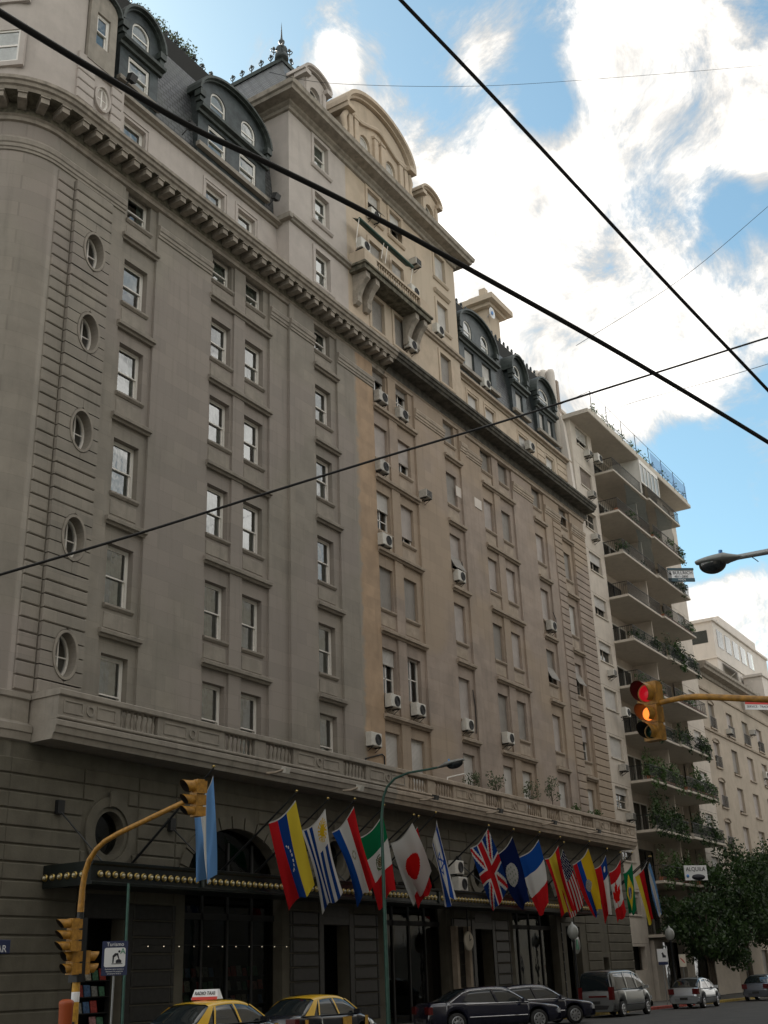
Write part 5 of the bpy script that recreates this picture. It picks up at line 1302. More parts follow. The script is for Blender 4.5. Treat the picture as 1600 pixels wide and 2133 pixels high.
# potted shrubs behind the balcony rail, weeds on the cornice and roof
rs_ = random.Random(5)
for k, (px, py, h_, sp_) in enumerate(((982,1640,.8,.4),(1035,1655,1.0,.45),(1105,1668,1.1,.6),(1150,1662,1.6,.6),(1200,1690,.5,.4),(1240,1698,.7,.3))):
    p = onY(px, py, 26.35); p.z = 9.9; t_ = thing('potted_shrub', '%s %s behind the tan balcony rail, %s' % ('wispy grey green' if k < 4 else 'low green', 'potted olive' if k < 4 else 'potted plant', ('leftmost of six','second from left','third from left, spreading','tallest, like a small tree','fifth, lowest','rightmost near the quoins')[k]), 'plant', p, group='potted plants on the balcony')
    MB().lathe([(.14,-.5),(.2,-.05),(.22,-.05),(.22,0),(.17,0),(.0,-.03)], 10, p).build('pot', M['soil_pot'], t_)
    b = MB(); b.tube([p, p+Vector((.03,0,h_*.5)), p+Vector((-.02,.03,h_))], [.025,.02,.01], 5); f = MB()
    for _ in range(7):
        e = p+Vector((rs_.uniform(-sp_,sp_), rs_.uniform(-.25,.25), h_*rs_.uniform(.6,1.25))); b.tube([p+Vector((0,0,h_*.45)), e], [.014,.005], 4); leaves(f, e, (.28,.2,.28), 36, .11, rs_)
    b.build('stem', M['bark'], t_); f.build('foliage', M['leaf_grey' if k < 4 else 'leaf'], t_)
rw = thing('roof_shrubs', 'tangled shrubs growing along the edge of the left mansard roof', 'plants', (30, 29.2, 42.4))
f = MB(); x = 25.5
for k in range(9): leaves(f, (28.2+k*.42, 29.3, 42.9+rs_.uniform(0,.3)), (.6,.5,.55*rs_.uniform(.6,1.3)), 160, .14, rs_)
f.build('foliage', M['leaf_grey'], rw)
for k, (px, py) in enumerate(((1080,895),(1140,955))):
    p = onY(px, py, 26.6); t_ = thing('cornice_weed', 'small weed rooted on the sooty cornice, %s' % ('left one','right one'), 'plant', p) if False else thing('cornice_weed', 'small weed rooted on the sooty cornice, %s one' % ('left','right')[k], 'plant', p, group='weeds on the cornice')
    f = MB(); leaves(f, (p.x, p.y, 32.3), (.3,.25,.35), 60, .1, rs_); f.build('foliage', M['leaf'], t_)
# ------------------------------------------------------------------ signals, lamps and posts
def signal_head(par, c, face, n_asp, rad, mats, housing, pitch=.3, visor=.36):
    face = Vector(face).normalized(); sd_ = Vector((0,0,1)).cross(face).normalized(); c = Vector(c)
    for i in range(n_asp):
        r_ = rad[i]; z_ = c+Vector((0,0,-sum(rad[k]*2.25 for k in range(i))-r_*1.12))
        b = MB(); h_ = r_*1.1
        for s0, s1 in ((1.0, .0), (.86, -.16)):
            b.obox(z_-face*(.1 if s1 == 0 else .24), face*(.1 if s1 == 0 else .06), sd_*h_*s0, (0,0,h_*s0))
        hs_ = b.build('housing', M[housing], par)
        mw_ = facing(z_+face*.012, sd_, (0,0,1)); nrm = sd_.cross(Vector((0,0,1)))
        sg = 1 if mw_.to_3x3().col[2].dot(face) > 0 else -1
        l = MB(); l.lathe([(r_*.82,-.01),(r_*.82,.0),(r_*.5,.03*sg),(.0,.04*sg)], 20); l.build('lens', M[mats[i]], hs_, mw=mw_)
        v = MB(); rows = []
        for t in (0, 1):
            rows.append([(r_*.95*math.cos(R(-62)+R(304)*k/20), r_*.95*math.sin(R(-62)+R(304)*k/20), sg*visor*t*(.72+.28*math.sin(R(-62)+R(304)*k/20))) for k in range(21)])
        rows2 = [[(x_*1.05, y_*1.05, z__) for x_, y_, z__ in r__] for r__ in rows[::-1]]
        v.grid(rows); v.cur = 1; v.grid([[(x_*.97, y_*.97, z__) for x_, y_, z__ in r__] for r__ in rows][::-1]); v.build('visor', [M[housing], M['trim_black']], hs_, mw=mw_)
sig = thing('traffic_signal', 'yellow curved mast with traffic signals at the hotel corner', 'traffic signal', onY(157, 2085, 22.75))
bp = onY(158, 2060, 22.75); MX = bp.x; g0 = gz(MX)+.13
q = [onX(px, py, MX) for px, py in ((168,1900),(172,1850),(177,1818),(186,1792),(200,1770),(218,1753),(245,1737),(320,1701),(392,1667))]
MB().tube([(MX, 22.75, g0), (MX, 22.75, 2.5)], .1, 12).build('pole', M['yellow_dull'], sig)
MB().tube([(MX, 22.75, 2.5), (MX, 22.75, q[0].z)], .085, 12).build('pole', M['black_metal'], sig)
q[0] = Vector((MX, 22.75, q[0].z)); MB().tube(q, [.09]+[.075]*3+[.066]*(len(q)-4), 12).build('arm', M['yellow_paint'], sig)
MB().lathe([(.102,1.3),(.104,1.31),(.104,1.52),(.102,1.53)], 12, (MX, 22.75, .35)).build('sticker', M['sign_white'], sig)
MB().lathe([(.12,g0),(.12,g0+.55),(.1,g0+.6)], 12, (MX, 22.75, 0)).build('pole_foot', M['black_metal'], sig)
FD = Vector((-.95,.22,0))
hp = onY(146, 1913, 22.6); signal_head(sig, (hp.x, 22.6, hp.z), FD, 3, [.115]*3, ['lens_red_dark','lens_amber_dark','lens_green_dark'], 'yellow_paint')
for px, fd in ((146, Vector((-1,.1,0))), (186, Vector((.9,-.45,0)))):
    hp = onY(px, 1980, 22.7); signal_head(sig, (hp.x, 22.7, hp.z), fd, 2, [.125]*2, ['lens_red_dark','lens_green_dark'], 'yellow_paint', visor=.24)
b = MB(); b.box(MX-.13, MX+.13, 22.6, 22.9, 2.1, 3.6); b.build('back_plate', M['black_metal'], sig)
hp = onX(404, 1624, MX); signal_head(sig, hp, Vector((-.95,.25,0)), 3, [.155,.125,.115], ['lens_red_dark','lens_red_dark','lens_green_dark'], 'yellow_paint')
sg2 = thing('overhead_signal', 'yellow overhead traffic signal showing red and amber on a long arm', 'traffic signal', (20.3, 2.0, gz(20)+.13))
SX = 20.35; hp = onX(1344, 1421, SX)
signal_head(sg2, hp, Vector((-.99,.16,0)), 3, [.19,.15,.145], ['lens_red_lit','lens_amber_lit','lens_green_dark'], 'yellow_paint', visor=.36)
q = [onX(px, py, SX+.06) for px, py in ((1362,1467),(1395,1459),(1425,1453),(1450,1451.5),(1480,1452),(1540,1454.5),(1600,1457))]
e = q[-1]; q += [Vector((SX, 3.4, e.z-.05)), Vector((SX, 2.6, e.z-.2)), Vector((SX, 2.1, e.z-.7)), Vector((SX, 2.0, e.z-1.5)), Vector((SX, 2.0, gz(SX)+.13))]
MB().tube(q, [.045,.05,.055]+[.06]*(len(q)-3), 12).build('arm', M['yellow_paint'], sg2)
def cobra(par, tip, back, w_=.2):                 # luminaire from its tip to the arm
    tip, back = Vector(tip), Vector(back); d = (back-tip); L = d.length; d.normalize(); sd_ = d.cross(Vector((0,0,1))).normalized(); up_ = sd_.cross(d)
    b = MB(); rows = []
    for i in range(15):
        t = i/14; r_ = w_*(math.sin(math.pi*min(1, .06+t*.62))**.6) if t < .7 else w_*(.82-.55*(t-.7)/.3)
        rows.append([tip+d*L*t+sd_*r_*math.cos(2*math.pi*k/16)+up_*r_*(.55 if math.sin(2*math.pi*k/16) > 0 else .3)*math.sin(2*math.pi*k/16) for k in range(16)])
    b.grid(rows, closed=True); b.add(rows[0], [tuple(range(16))]); b.build('lamp_housing', M['lamp_grey'], par)
    b = MB(); rows = []
    for i in range(8):
        a = math.pi/2*i/7; rows.append([tip+d*L*.36-up_*(.05+.17*math.sin(a))*w_/.2+(d*.27*L/.9*math.cos(2*math.pi*k/14)+sd_*w_*.85*math.sin(2*math.pi*k/14))*math.cos(a) for k in range(14)])
    b.grid(rows, closed=True); b.build('lamp_bowl', M['car_glass'], par)
    MB().tube([tip+d*L*.55+up_*.08, tip+d*L*.55+up_*.18], .035, 8).build('photocell', M['dish_blue'], par)
lp = thing('street_lamp', 'grey cobra-head street lamp reaching in from the right edge', 'street lamp', (19.3, 1.6, gz(19)+.13))
LX = 19.3; t0, t1 = onX(1450, 1174, LX), onX(1546, 1160, LX); cobra(lp, t0, t1, .21)
q = [onX(1535, 1161, LX), onX(1600, 1149, LX)]; q += [Vector((LX, 2.6, q[1].z+.1)), Vector((LX, 1.9, q[1].z-.2)), Vector((LX, 1.6, q[1].z-.9)), Vector((LX, 1.6, gz(LX)+.13))]
MB().tube(q, [.05,.055,.06,.07,.08,.1], 10).build('arm', M['steel_grey'], lp)
MB().tube([onX(1563,1158,LX), onX(1572,1164,LX), onX(1580,1170,LX)], .008, 4).build('loose_wire', M['cable_black'], lp)
gl = thing('street_lamp', 'tall green lamp post with curved arm in front of the flags', 'street lamp', onY(806, 2105, 22.8))
bp = onY(803, 1950, 22.8); GX = bp.x
q = [Vector((GX,22.8,gz(GX)+.13)), Vector((GX,22.8,4.0)), Vector((GX,22.8,7.3))]+[onX(px, py, GX) for px, py in ((799,1660),(806,1640),(822,1622),(850,1610),(890,1603),(925,1596))]
q[2].z = onX(797,1705,GX).z
MB().tube(q, [.08,.068,.056,.05,.045,.045,.04,.04,.036], 10).build('pole', M['green_pole'], gl)
cobra(gl, onX(967, 1582, GX), onX(912, 1599, GX), .2)
def globe(px, py, label):
    p = onY(px, py, 23.1); t_ = thing('globe_lamp', label, 'street lamp', (p.x, 23.1, gz(p.x)+.13), group='globe lamp posts on the pavement'); zb = gz(p.x)+.13
    MB().lathe([(.16,zb),(.16,zb+.35),(.1,zb+.45),(.07,zb+.6),(.055,p.z-.5),(.09,p.z-.42),(.06,p.z-.36)], 12, (p.x, 23.1, 0)).build('post', M['black_metal'], t_)
    MB().lathe([(.08,-.36),(.2,-.28),(.27,-.08),(.25,.12),(.16,.26),(.06,.32),(.05,.4),(.0,.44)], 16, p).build('globe', M['globe_glass'], t_)
globe(1193, 1940, 'pale globe lamp on a dark post beside the silver van'); globe(1395, 1945, 'pale globe lamp on a dark post in front of the tree')
# signs on posts
ts = thing('tourism_sign', 'blue sign headed Turismo with a luggage porter pictogram', 'sign', onY(238, 2110, 23.0))
c = onY(239, 1996, 23.0); yaw = R(-38); rg_ = Vector((math.cos(yaw), math.sin(yaw), 0)); nm_ = Vector((math.sin(yaw), -math.cos(yaw), 0))
MB().obox(c, rg_*.33, nm_*.012, (0,0,.42)).build('panel', M['sign_blue'], ts)
b = MB(); n = 6; W2, H2, r_ = .27, .235, .05; loop = []
for cx_, cz_, a0 in ((W2-r_,H2-r_,0),(-W2+r_,H2-r_,90),(-W2+r_,-H2+r_,180),(W2-r_,-H2+r_,270)):
    for k in range(n+1): a = R(a0+90*k/n); loop.append((cx_+r_*math.cos(a), cz_+r_*math.sin(a)))
fm = facing(c+nm_*.016+Vector((0,0,.02)), rg_)
def flat(par, name, lp_, mt, mw): 
    b = MB(); b.add([(x_, y_, 0) for x_, y_ in lp_], [tuple(range(len(lp_)))]); b.add([(x_, y_, -.004) for x_, y_ in lp_], [tuple(range(len(lp_)-1,-1,-1))]); return b.build(name, M[mt], par, mw=mw)
flat(ts, 'white_field', loop, 'sign_white', fm)
fm2 = facing(c+nm_*.022+Vector((0,0,.02)), rg_)
flat(ts, 'pictogram', [(-.06,-.14),(-.03,-.14),(-.02,0),(.05,.05),(.1,-.06),(.12,-.05),(.08,.1),(0,.1),(-.06,.04)], 'sign_ink', fm2); flat(ts, 'pictogram', ell(.11,.14,.03,.03,12), 'sign_ink', fm2)
flat(ts, 'pictogram', [(.03,-.14),(.17,-.14),(.17,-.08),(.13,-.05),(.07,-.05),(.03,-.08)], 'sign_ink', fm2); flat(ts, 'pictogram', rect(-.08,.2,-.165,-.15), 'sign_ink', fm2)
text('lettering', 'Turismo', .13, 'sign_white', ts, facing(c+nm_*.018+Vector((0,0,.335)), rg_)); text('lettering', 'A', .2, 'sign_green', ts, facing(c+nm_*.024+rg_*.2+Vector((0,0,.16)), rg_))
for k, s_ in enumerate(('Exclusivo para ascenso y', 'descenso de pasajeros', 'Ordenanza 41.815')): text('lettering', s_, .048, 'sign_white', ts, facing(c+nm_*.018+Vector((0,0,-.265-.055*k)), rg_))
MB().tube([c-nm_*.03+Vector((0,0,-.4)), Vector((c.x, 23.03, gz(c.x)+.13))], .028, 8).build('post', M['steel_grey'], ts)
def small_sign(px, py, w_, h_, label, mt, mt2, picto):
    c = onY(px, py, 23.0); t_ = thing('parking_sign', label, 'sign', (c.x, 23.0, gz(c.x)+.13)); MB().obox(c, rg_*w_/2, nm_*.012, (0,0,h_/2)).build('panel', M[mt], t_)
    if mt2: MB().obox(c+Vector((0,0,-h_*.62)), rg_*w_*.45, nm_*.012, (0,0,h_*.12)).build('lower_panel', M[mt2], t_)
    fm_ = facing(c+nm_*.016, rg_)
    if picto == 'l': flat(t_, 'pictogram', [(-.02,-.12),(.2,-.12),(.2,-.02),(.1,.02),(.04,.16),(-.06,.1),(-.02,.0)], 'sign_ink', fm_)
    else: flat(t_, 'pictogram', [(-.16,.12),(-.12,.16),(.02,.04),(.14,-.1),(.1,-.14),(-.02,-.02)], 'sign_red', fm_)
    MB().tube([c-nm_*.03+Vector((0,0,-h_*.3)), Vector((c.x, 23.03, gz(c.x)+.13))], .028, 8).build('post', M['steel_grey'], t_)
small_sign(1380, 1990, .64, .66, 'white and blue luggage sign on a thin post beside the van', 'sign_white', 'sign_blue', 'l'); small_sign(1422, 2001, .44, .66, 'small cream sign with a red mark behind the silver car', 'sign_cream', None, 'r')
pl = thing('street_name_plate', 'dark enamel street name plate on the corner wall at the left edge', 'sign', (22.2, 26.55, 2.8))
c = onY(-16, 1973, 26.5); MB().cbox(c.x-.75, c.x+.62, 26.5, 26.58, c.z-.17, c.z+.19, .02).build('plate', M['sign_blue'], pl)
text('lettering', 'ALVEAR', .26, 'sign_white', pl, facing((c.x+.02, 26.495, c.z-.05), (1,0,0))); text('lettering', 'AVENIDA', .09, 'sign_white', pl, facing((c.x+.02, 26.495, c.z+.12), (1,0,0)))
lbn = thing('litter_bin', 'orange plastic litter bin at the foot of the left signal mast', 'litter bin', (MX-.35, 22.6, gz(MX)+.5))
bc = onY(137, 2110, 22.5); bt = onY(130, 2086, 22.5).z
MB().lathe([(.12,bt-.95),(.15,bt-.8),(.17,bt-.1),(.18,bt-.06),(.17,bt),(.1,bt+.04),(.0,bt+.05)], 16, (bc.x, 22.5, 0)).build('bin_body', M['plastic_orange'], lbn)
MB().tube([(bc.x, 22.5, bt-.5), (MX, 22.72, bt-.5)], .03, 6).build('bracket', M['black_metal'], lbn); MB().tube([(bc.x-.1, 22.5, gz(MX)+.13), (bc.x-.1, 22.5, bt-.9)], .03, 6).build('stand', M['black_metal'], lbn)
pg = thing('canopy_post', 'thin green post dropping from the canopy behind the Turismo sign', 'post', onY(265, 1990, 24.1))
p0 = onY(267, 1862, 24.1); MB().tube([(p0.x, 24.1, ZC0), (p0.x, 24.1, gz(p0.x)+.13)], .04, 8).build('post', M['green_pole'], pg)

# ------------------------------------------------------------------ overhead cables
def cable(label, pts, r_, n=40):
    P = [ray(px, py)*d for px, py, d in pts]; P = [p+Vector((0,0,EYE)) for p in P]; t_ = thing('overhead_cable', label, 'cable', P[0], group='overhead cables'); Q = []
    for i in range(len(P)-1):
        a, b_, c_, d_ = P[max(0,i-1)], P[i], P[i+1], P[min(len(P)-1,i+2)]
        for k in range(8):
            t = k/8; Q.append(.5*((2*b_)+(c_-a)*t+(2*a-5*b_+4*c_-d_)*t*t+(3*b_-a-3*c_+d_)*t**3))
    Q.append(P[-1]); MB().tube(Q, r_, 8).build('cable', M['cable_black'], t_)
cable('thickest black cable sagging from the top left to the right edge', [(-260,-135,5.2),(0,26,6),(200,148,6.6),(400,265,7.2),(560,341,7.7),(760,441,8.3),(1000,573,9),(1300,741,10),(1600,921,11.2),(1900,1110,12.5)], .0205)
cable('black cable running steeply down from the top edge', [(700,-145,8.8),(835,0,9.2),(1000,172,9.6),(1200,387,10.1),(1400,603,10.6),(1600,813,11.2),(1850,1080,12)], .0165)
cable('thin cable rising from the left edge across the facade', [(-200,1256,9),(0,1197,9.5),(280,1114,10.3),(560,1026,11),(800,952,11.7),(1040,880,12.4),(1200,829,13),(1400,766,13.6),(1600,703,14.4),(1900,610,15.5)], .0125)
cable('hair-thin wire high in the sky, nearly level', [(560,150,25),(700,174,27),(1000,179,30),(1300,160,33),(1600,135,36),(1800,115,38)], .0055)
cable('faint wire sloping up to the right edge below the clouds', [(1200,720,26),(1420,580,27),(1600,430,28),(1750,300,29)], .006)
cable('faint wire ending at the roof terrace', [(1250,865,70),(1320,838,60),(1460,800,50),(1600,758,42),(1750,710,38)], .012)

# ------------------------------------------------------------------ vehicles
def lerp_prof(prof_, x):
    if x <= prof_[0][0]: return prof_[0][1]
    for (a, za), (b_, zb_) in zip(prof_, prof_[1:]):
        if x <= b_: t = (x-a)/(b_-a); return za+(zb_-za)*t
    return prof_[-1][1]
def smooth_prof(p, n=6):                          # Catmull-Rom through the profile points
    out = []
    for i in range(len(p)-1):
        a, b_, c_, d_ = p[max(0,i-1)], p[i], p[i+1], p[min(len(p)-1,i+2)]
        for k in range(n):
            t = k/n; out.append(tuple(.5*((2*b_[j])+(c_[j]-a[j])*t+(2*a[j]-5*b_[j]+4*c_[j]-d_[j])*t*t+(3*b_[j]-a[j]-3*c_[j]+d_[j])*t**3) for j in (0,1)))
    out.append(p[-1]); out.sort(key=lambda q_: q_[0]); return out
def car(name, label, cat, loc, heading, s):
    t = thing(name, label, cat, loc, heading); mw = WM[t.as_pointer()].copy()
    L, W = s['L'], s['W']; top = smooth_prof(s['body']); xf, xr, wr = s['xf'], s['xr'], s['wr']; hL = L/2
    wid = lambda x: W/2*(1-.13*abs(x/hL)**5-.02*abs(x/hL)**2)
    def zb(x):
        z_ = .2+.06*abs(x/hL)**4
        for xc in (xf, xr):
            d = abs(x-xc); R_ = wr+.055
            if d < R_: z_ = max(z_, wr+math.sqrt(R_*R_-d*d))
        return z_
    xs = sorted(set([-hL+L*i/70 for i in range(71)]+[xc+sg_*(wr+.055) for xc in (xf,xr) for sg_ in (-1,-.995,.995,1)]))
    rows = []
    for x_ in xs:
        zt = lerp_prof(top, x_); z0 = min(zb(x_), zt-.1); w_ = wid(x_); h_ = zt-z0
        half = [(.0,z0),(.84*w_,z0),(.955*w_,z0+min(.07,h_*.2)),(w_,z0+.42*h_),(.992*w_,z0+.62*h_),(.975*w_,z0+.82*h_),(.93*w_,zt-.012),(.72*w_,zt+.015),(0,zt+.03)]
        ring_ = [(x_,y_,z_) for y_,z_ in half]+[(x_,-y_,z_) for y_,z_ in half[-2:0:-1]]; rows.append(ring_)
    b = MB(); b.grid(rows, closed=True); b.add(rows[0], [tuple(range(len(rows[0])))]); b.add(rows[-1], [tuple(range(len(rows[0])-1,-1,-1))])
    body = b.build('body', M[s['paint']], t, mw=mw)
    gr = smooth_prof(s['green'], 5); belt = s['belt']; k_ = s.get('tumble', .36); wb = W/2*.93
    wt = lambda z_: wb-(z_-belt)*k_-max(0, z_-belt-.3)*.12
    rows = []
    for x_, z_ in gr:
        wbl = min(wb, wid(x_)*.95); f_ = wt(z_)*wbl/wb
        half = [(wbl,belt-.03),(wbl+(f_-wbl)*.55, belt+(z_-belt)*.5),(f_,z_-.045 if z_-belt > .1 else z_-.01),(f_-.1,z_-.005),(0,z_+.02)]
        rows.append([(x_,-y_,zz) for y_,zz in half]+[(x_,y_,zz) for y_,zz in half[-2::-1]])
    b = MB(); b.grid(rows); b.build('glasshouse', M['car_glass'], t, mw=mw)
    # roof panel
    x1_, x0_ = s['roof']; rows = []
    for i in range(13):
        x_ = x0_+(x1_-x0_)*i/12; z_ = lerp_prof(gr, x_); f_ = wt(z_)*min(wb, wid(x_)*.95)/wb
        half = [(f_+.014,z_-.075),(f_+.006,z_-.03),(f_-.09,z_+.012),(0,z_+.038)]; rows.append([(x_,-y_,zz) for y_,zz in half]+[(x_,y_,zz) for y_,zz in half[-2::-1]])
    b = MB(); b.grid(rows); b.build('roof', M[s['roofpaint']], t, mw=mw)
    def S(x_, tt, zr=None):
        zr = lerp_prof(gr, x_) if zr is None else zr; z_ = belt+(zr-.03-belt)*tt; return z_
    for sd_ in (-1, 1):
        def pt_(x_, z_, e=.014):
            wbl = min(wb, wid(x_)*.95); return (x_, sd_*(wt(z_)*wbl/wb+e), z_)
        for nm, (xa, za), (xb_, zb_), wd in s['pillars']:
            b = MB(); n = 8; rws = []
            for i in range(n+1):
                f_ = i/n; xx = xa+(xb_-xa)*f_; zz = za+(zb_-za)*f_; ww = wd[0]+(wd[1]-wd[0])*f_
                rws.append([pt_(xx-ww, zz), pt_(xx+ww, zz)])
            rws = rws if sd_ > 0 else [r_[::-1] for r_ in rws]; b.grid(rws[::-1]); b.build(nm, M[s['roofpaint']], t, mw=mw)
        b = MB(); z_ = belt-.005; b.tube([(x_, sd_*(min(wb, wid(x_)*.95)+.012), z_) for x_ in [s['green'][0][0]+.1+(s['green'][-1][0]-s['green'][0][0]-.2)*i/12 for i in range(13)]], .014, 5); b.build('belt_trim', M[s.get('trim','trim_black')], t, mw=mw)
        b = MB(); b.tube([(x_, sd_*(wid(x_)+.006), .5) for x_ in [xr+wr+.12+(xf-xr-2*wr-.24)*i/10 for i in range(11)]], .022, 5); b.build('side_moulding', M[s.get('trim','trim_black')], t, mw=mw)
        for xc in (xf, xr):
            wc = mw @ Matrix.Translation((xc, sd_*(W/2-.12), wr))
            wh = MB().lathe([(wr*.62,-.1),(wr*.97,-.1),(wr,-.07),(wr,.07),(wr*.97,.1),(wr*.62,.1)], 22, (0,0,0), 'Y').build('wheel', M['tyre'], t, mw=wc)
            o_ = MB(); o_.lathe([(.0,.115),(wr*.2,.115),(wr*.26,.106),(wr*.6,.112),(wr*.66,.122),(wr*.68,.10),(wr*.68,-.10),(wr*.66,-.122),(wr*.6,-.112),(.0,-.115)], 20, (0,0,0), 'Y'); o_.build('rim', M['rim'], wh, mw=wc)
            h_ = MB()
            for k in range(8): a = 2*math.pi*k/8; h_.obox((wr*.44*math.cos(a), sd_*.113, wr*.44*math.sin(a)), (.035*math.cos(a),0,.035*math.sin(a)), (0,.004,0), (-.018*math.sin(a),0,.018*math.cos(a)))
            h_.build('rim_holes', M['trim_black'], wh, mw=wc)
        zh = lerp_prof(top, hL-.12)
        b = MB(); b.obox((hL-.10, sd_*W*.36, zh-.16), (.055,-sd_*.03,0), (0,W*.1,0), (0,0,.075)); b.build('headlight', M['lamp_clear'], t, mw=mw)
        zr_ = s['tail']; b = MB(); b.obox((-hL+.06, sd_*(W*.385), zr_[0]), (.075,sd_*.02,0), (0,zr_[2],0), (0,0,zr_[1])); b.build('tail_light', M['lamp_red'], t, mw=mw)
        b = MB(); mx = s['green'][-1][0]-.42; b.obox((mx, sd_*(W/2+.08), belt+.05), (.06,0,0), (0,.1,0), (0,0,.065)); b.build('mirror', M[s.get('mirror', s['paint'])], t, mw=mw)
    for xx, nm in ((hL-.03,'front_bumper'), (-hL+.03,'rear_bumper')):
        b = MB(); sg_ = 1 if xx > 0 else -1; rws = []
        for i in range(13):
            y_ = -W*.47+W*.94*i/12; e = .10*(abs(y_)/(W/2))**3*sg_; rws.append([(xx-e-.1*sg_,y_,.3),(xx-e+.045*sg_,y_,.34),(xx-e+.055*sg_,y_,.5),(xx-e-.1*sg_,y_,.56)])
        b.grid(rws if sg_ > 0 else [r_[::-1] for r_ in rws], smooth=False); b.build(nm, M[s.get('bumper', s['paint'])], t, mw=mw)
        b = MB(); b.obox((xx+.062*sg_, 0, .45 if xx > 0 else s.get('plate', .45)), (.006,0,0), (0,.2,0), (0,0,.06)); b.build('number_plate', M['trim_black'], t, mw=mw)
    b = MB(); b.obox((hL-.01, 0, .62), (.03,0,0), (0,W*.24,0), (0,0,.07)); b.build('grille', M[s.get('grille','trim_black')], t, mw=mw)
    b = MB(); b.box(-hL+.35, hL-.35, -W/2+.26, W/2-.26, .22, .6); b.build('underbody', M['trim_black'], t, mw=mw)
    return t, mw
TAXI = dict(L=4.15, W=1.64, xf=1.27, xr=-1.2, wr=.29, paint='car_black', roofpaint='car_yellow', belt=.93, body=[(-2.075,.62),(-2.0,.90),(-1.9,.95),(-1.4,.96),(0,.94),(1.0,.93),(1.3,.88),(1.8,.76),(2.0,.66),(2.075,.5)],
    green=[(-1.75,.94),(-1.45,1.12),(-1.05,1.34),(-.7,1.405),(-.2,1.43),(.25,1.41),(.55,1.33),(.95,1.08),(1.2,.93)], roof=(.48,-1.0), tumble=.34,
    pillars=[('pillar',(1.12,.95),(.5,1.33),(.03,.03)), ('pillar',(.02,.92),(-.12,1.38),(.035,.03)), ('pillar',(-.95,.92),(-.8,1.34),(.03,.03)), ('rear_pillar',(-1.4,.94),(-.93,1.33),(.2,.09))], tail=(.78,.1,.16), plate=.75)
def taxi(label, x_, y_, sign):
    t, mw = car('taxi', label, 'taxi', (x_, y_, gz(x_)), 0.0, TAXI)
    for xx, ww in ((.35,.22),(1.35,.08),(-1.62,.07)):
        for sd_ in (-1,): b = MB(); b.obox((xx, sd_*.824, .72), (ww,0,0), (0,.004,0), (0,0,.13)); b.build('door_panel', M['yellow_dull'], t, mw=mw)
    if sign:
        b = MB(); pts = [(-.1,-.42,1.46),(.1,-.42,1.46),(.1,.42,1.46),(-.1,.42,1.46),(-.04,-.36,1.68),(.04,-.36,1.68),(.04,.36,1.68),(-.04,.36,1.68)]
        b.add(pts, [(3,2,1,0),(4,5,6,7),(0,1,5,4),(1,2,6,5),(2,3,7,6),(3,0,4,7)]); b.build('roof_sign', M['sign_white'], t, mw=mw @ Matrix.Translation((-.35,0,.02)))
        b = MB(); b.obox((-.44,0,1.5), (.012,0,0), (0,.4,0), (0,0,.035)); b.build('roof_sign_base', M['sign_red'], t, mw=mw)
        text('lettering', 'RADIO TAXI', .115, 'sign_ink', t, mw @ facing((-.435,0,1.61), (0,-1,0), (.28,0,1)))
taxi('black and yellow taxi with a white roof sign, nearest on the left', 23.5, 19.85, True); taxi('black and yellow taxi without a roof sign, second in line', 29.2, 20.9, False)
SED = dict(L=5.1, W=1.88, xf=1.62, xr=-1.5, wr=.33, paint='car_navy', roofpaint='car_navy', belt=.93, trim='chrome', grille='chrome', body=[(-2.55,.6),(-2.48,.92),(-2.3,.98),(-1.7,1.0),(0,.96),(1.0,.94),(1.5,.9),(2.2,.80),(2.45,.74),(2.55,.55)],
    green=[(-1.95,.97),(-1.6,1.14),(-1.15,1.36),(-.8,1.42),(-.2,1.45),(.3,1.44),(.62,1.36),(1.05,1.1),(1.35,.94)], roof=(.55,-1.05), tumble=.36,
    pillars=[('pillar',(1.25,.96),(.55,1.38),(.025,.025)), ('pillar',(.05,.94),(-.1,1.4),(.04,.03)), ('rear_pillar',(-1.5,.97),(-1.02,1.36),(.2,.1))], tail=(.76,.12,.2))
HD = R(-40)
for lab, x_, y_ in (('long dark blue limousine pulling out at an angle, the nearer of two', 39.8, 20.95), ('dark limousine parked behind the nearer one', 44.0, 21.4)):
    t, mw = car('limousine', lab, 'car', (x_, y_, gz(x_)), HD, SED)
    for sd_ in (-1, 1):                          # bright window surround
        q = [(-1.72,.99),(-1.2,1.29),(-.9,1.36),(-.2,1.40),(.3,1.385),(.6,1.30),(1.05,1.03)]
        MB().tube([(xx, sd_*(.88*.995-(zz-.93)*.37), zz) for xx, zz in q], .014, 5).build('window_trim', M['chrome'], t, mw=mw)
VAN = dict(L=4.66, W=1.88, xf=1.5, xr=-1.5, wr=.32, paint='van_silver', roofpaint='van_silver', belt=1.12, body=[(-2.33,.8),(-2.3,1.1),(-2.0,1.15),(0,1.14),(1.3,1.12),(1.7,1.05),(2.15,.9),(2.3,.72),(2.33,.55)],
    green=[(-2.29,1.1),(-2.2,1.62),(-2.1,1.80),(-1.9,1.86),(-.5,1.89),(.3,1.87),(.75,1.76),(1.25,1.42),(1.68,1.1)], roof=(.7,-2.12), tumble=.16,
    pillars=[('pillar',(1.55,1.16),(.75,1.76),(.04,.04)), ('pillar',(.45,1.12),(.35,1.82),(.05,.05)), ('pillar',(-.75,1.12),(-.75,1.84),(.05,.05)), ('rear_pillar',(-2.12,1.12),(-2.02,1.8),(.14,.1))], tail=(.98,.26,.09), plate=.62, bumper='trim_black')
t, mw = car('van', 'silver passenger van parked at the kerb, rear window dark', 'van', (52.8, 21.2, gz(52.8)), 0.0, VAN)
b = MB(); b.obox((-2.345,-.1,.86), (.006,0,0), (0,.42,0), (0,0,.035)); b.build('red_strip', M['lamp_red'], t, mw=mw)
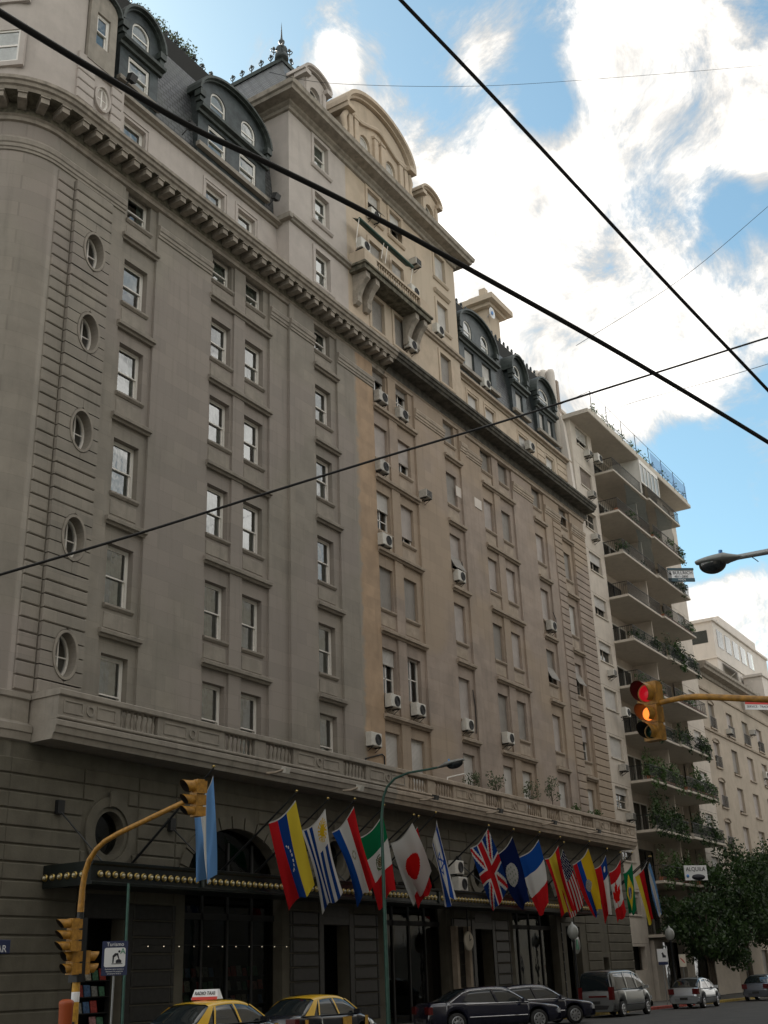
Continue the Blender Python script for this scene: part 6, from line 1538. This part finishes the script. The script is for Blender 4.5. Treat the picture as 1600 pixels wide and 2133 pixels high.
HATCH = dict(L=4.1, W=1.66, xf=1.25, xr=-1.25, wr=.29, paint='car_silver', roofpaint='car_silver', belt=.93, body=[(-2.05,.6),(-2.02,.88),(-1.9,.97),(-1.4,.97),(0,.94),(1.0,.93),(1.35,.88),(1.8,.76),(2.0,.64),(2.05,.5)],
    green=[(-1.78,.95),(-1.5,1.12),(-1.1,1.33),(-.75,1.40),(-.2,1.43),(.25,1.41),(.55,1.33),(.95,1.08),(1.2,.93)], roof=(.48,-1.0), tumble=.36,
    pillars=[('pillar',(1.12,.95),(.5,1.33),(.03,.03)), ('pillar',(.02,.92),(-.12,1.38),(.035,.03)), ('rear_pillar',(-1.35,.94),(-.93,1.33),(.19,.1))], tail=(.82,.13,.15), plate=.48)
car('sedan', 'silver compact sedan parked beyond the van', 'car', (63.1, 20.95, gz(63)), R(2), HATCH)
H2_ = dict(HATCH); H2_['paint'] = 'car_dark'; H2_['roofpaint'] = 'car_silver'
car('sedan', 'dark grey car half out of frame at the lower right', 'car', (75.8, 20.9, gz(76)), R(3), H2_)

# ------------------------------------------------------------------ street trees
def tree(label, x_, y_, h_, r_, n, seed):
    rg = random.Random(seed); z0 = gz(x_)+.1; t_ = thing('street_tree', label, 'tree', (x_, y_, z0), group='street trees beyond the hotel')
    b = MB(); hc = h_*.38; b.tube([(x_,y_,z0-.1),(x_+.05,y_,z0+hc*.5),(x_-.05,y_+.05,z0+hc),(x_+.1,y_,z0+h_*.75)], [.22,.17,.14,.05], 10)
    f = MB(); tips = []
    for k in range(15):
        a = 2*math.pi*k/15*2.4; zz = z0+hc*.85+(h_-hc)*rg.uniform(.05,.85); rr = r_*rg.uniform(.45,1.0)*math.sqrt(max(.15, 1-((zz-z0-h_*.58)/(h_*.48))**2))
        e = Vector((x_+rr*math.cos(a), y_+rr*.8*math.sin(a), zz)); s = Vector((x_, y_, z0+hc*rg.uniform(.7,1.15)))
        b.tube([s, s.lerp(e, .5)+Vector((0,0,.35)), e], [.07,.045,.012], 6); tips += [e, s.lerp(e, .6)+Vector((0,0,.3)), e+Vector((rg.uniform(-.9,.9), rg.uniform(-.7,.7), rg.uniform(-.6,.9)))]
    b.build('trunk', M['bark'], t_)
    for e in tips: leaves(f, e, (r_*rg.uniform(.18,.36), r_*.28, h_*rg.uniform(.06,.12)), n//len(tips), .22, rg)
    f.build('crown', M['leaf_dark'], t_)
tree('dark leafy street tree directly behind the right globe lamp', 75.0, 23.6, 6.6, 3.0, 9000, 1)
tree('taller dark street tree in the middle of the right hand clump', 82.5, 23.4, 9.4, 3.6, 11000, 2)
tree('street tree farthest right, touching the picture edge', 91.0, 23.3, 12.2, 4.4, 12000, 3)
tree('street tree seen in the gap beyond the others', 97.0, 23.6, 10.5, 4.0, 9000, 4)
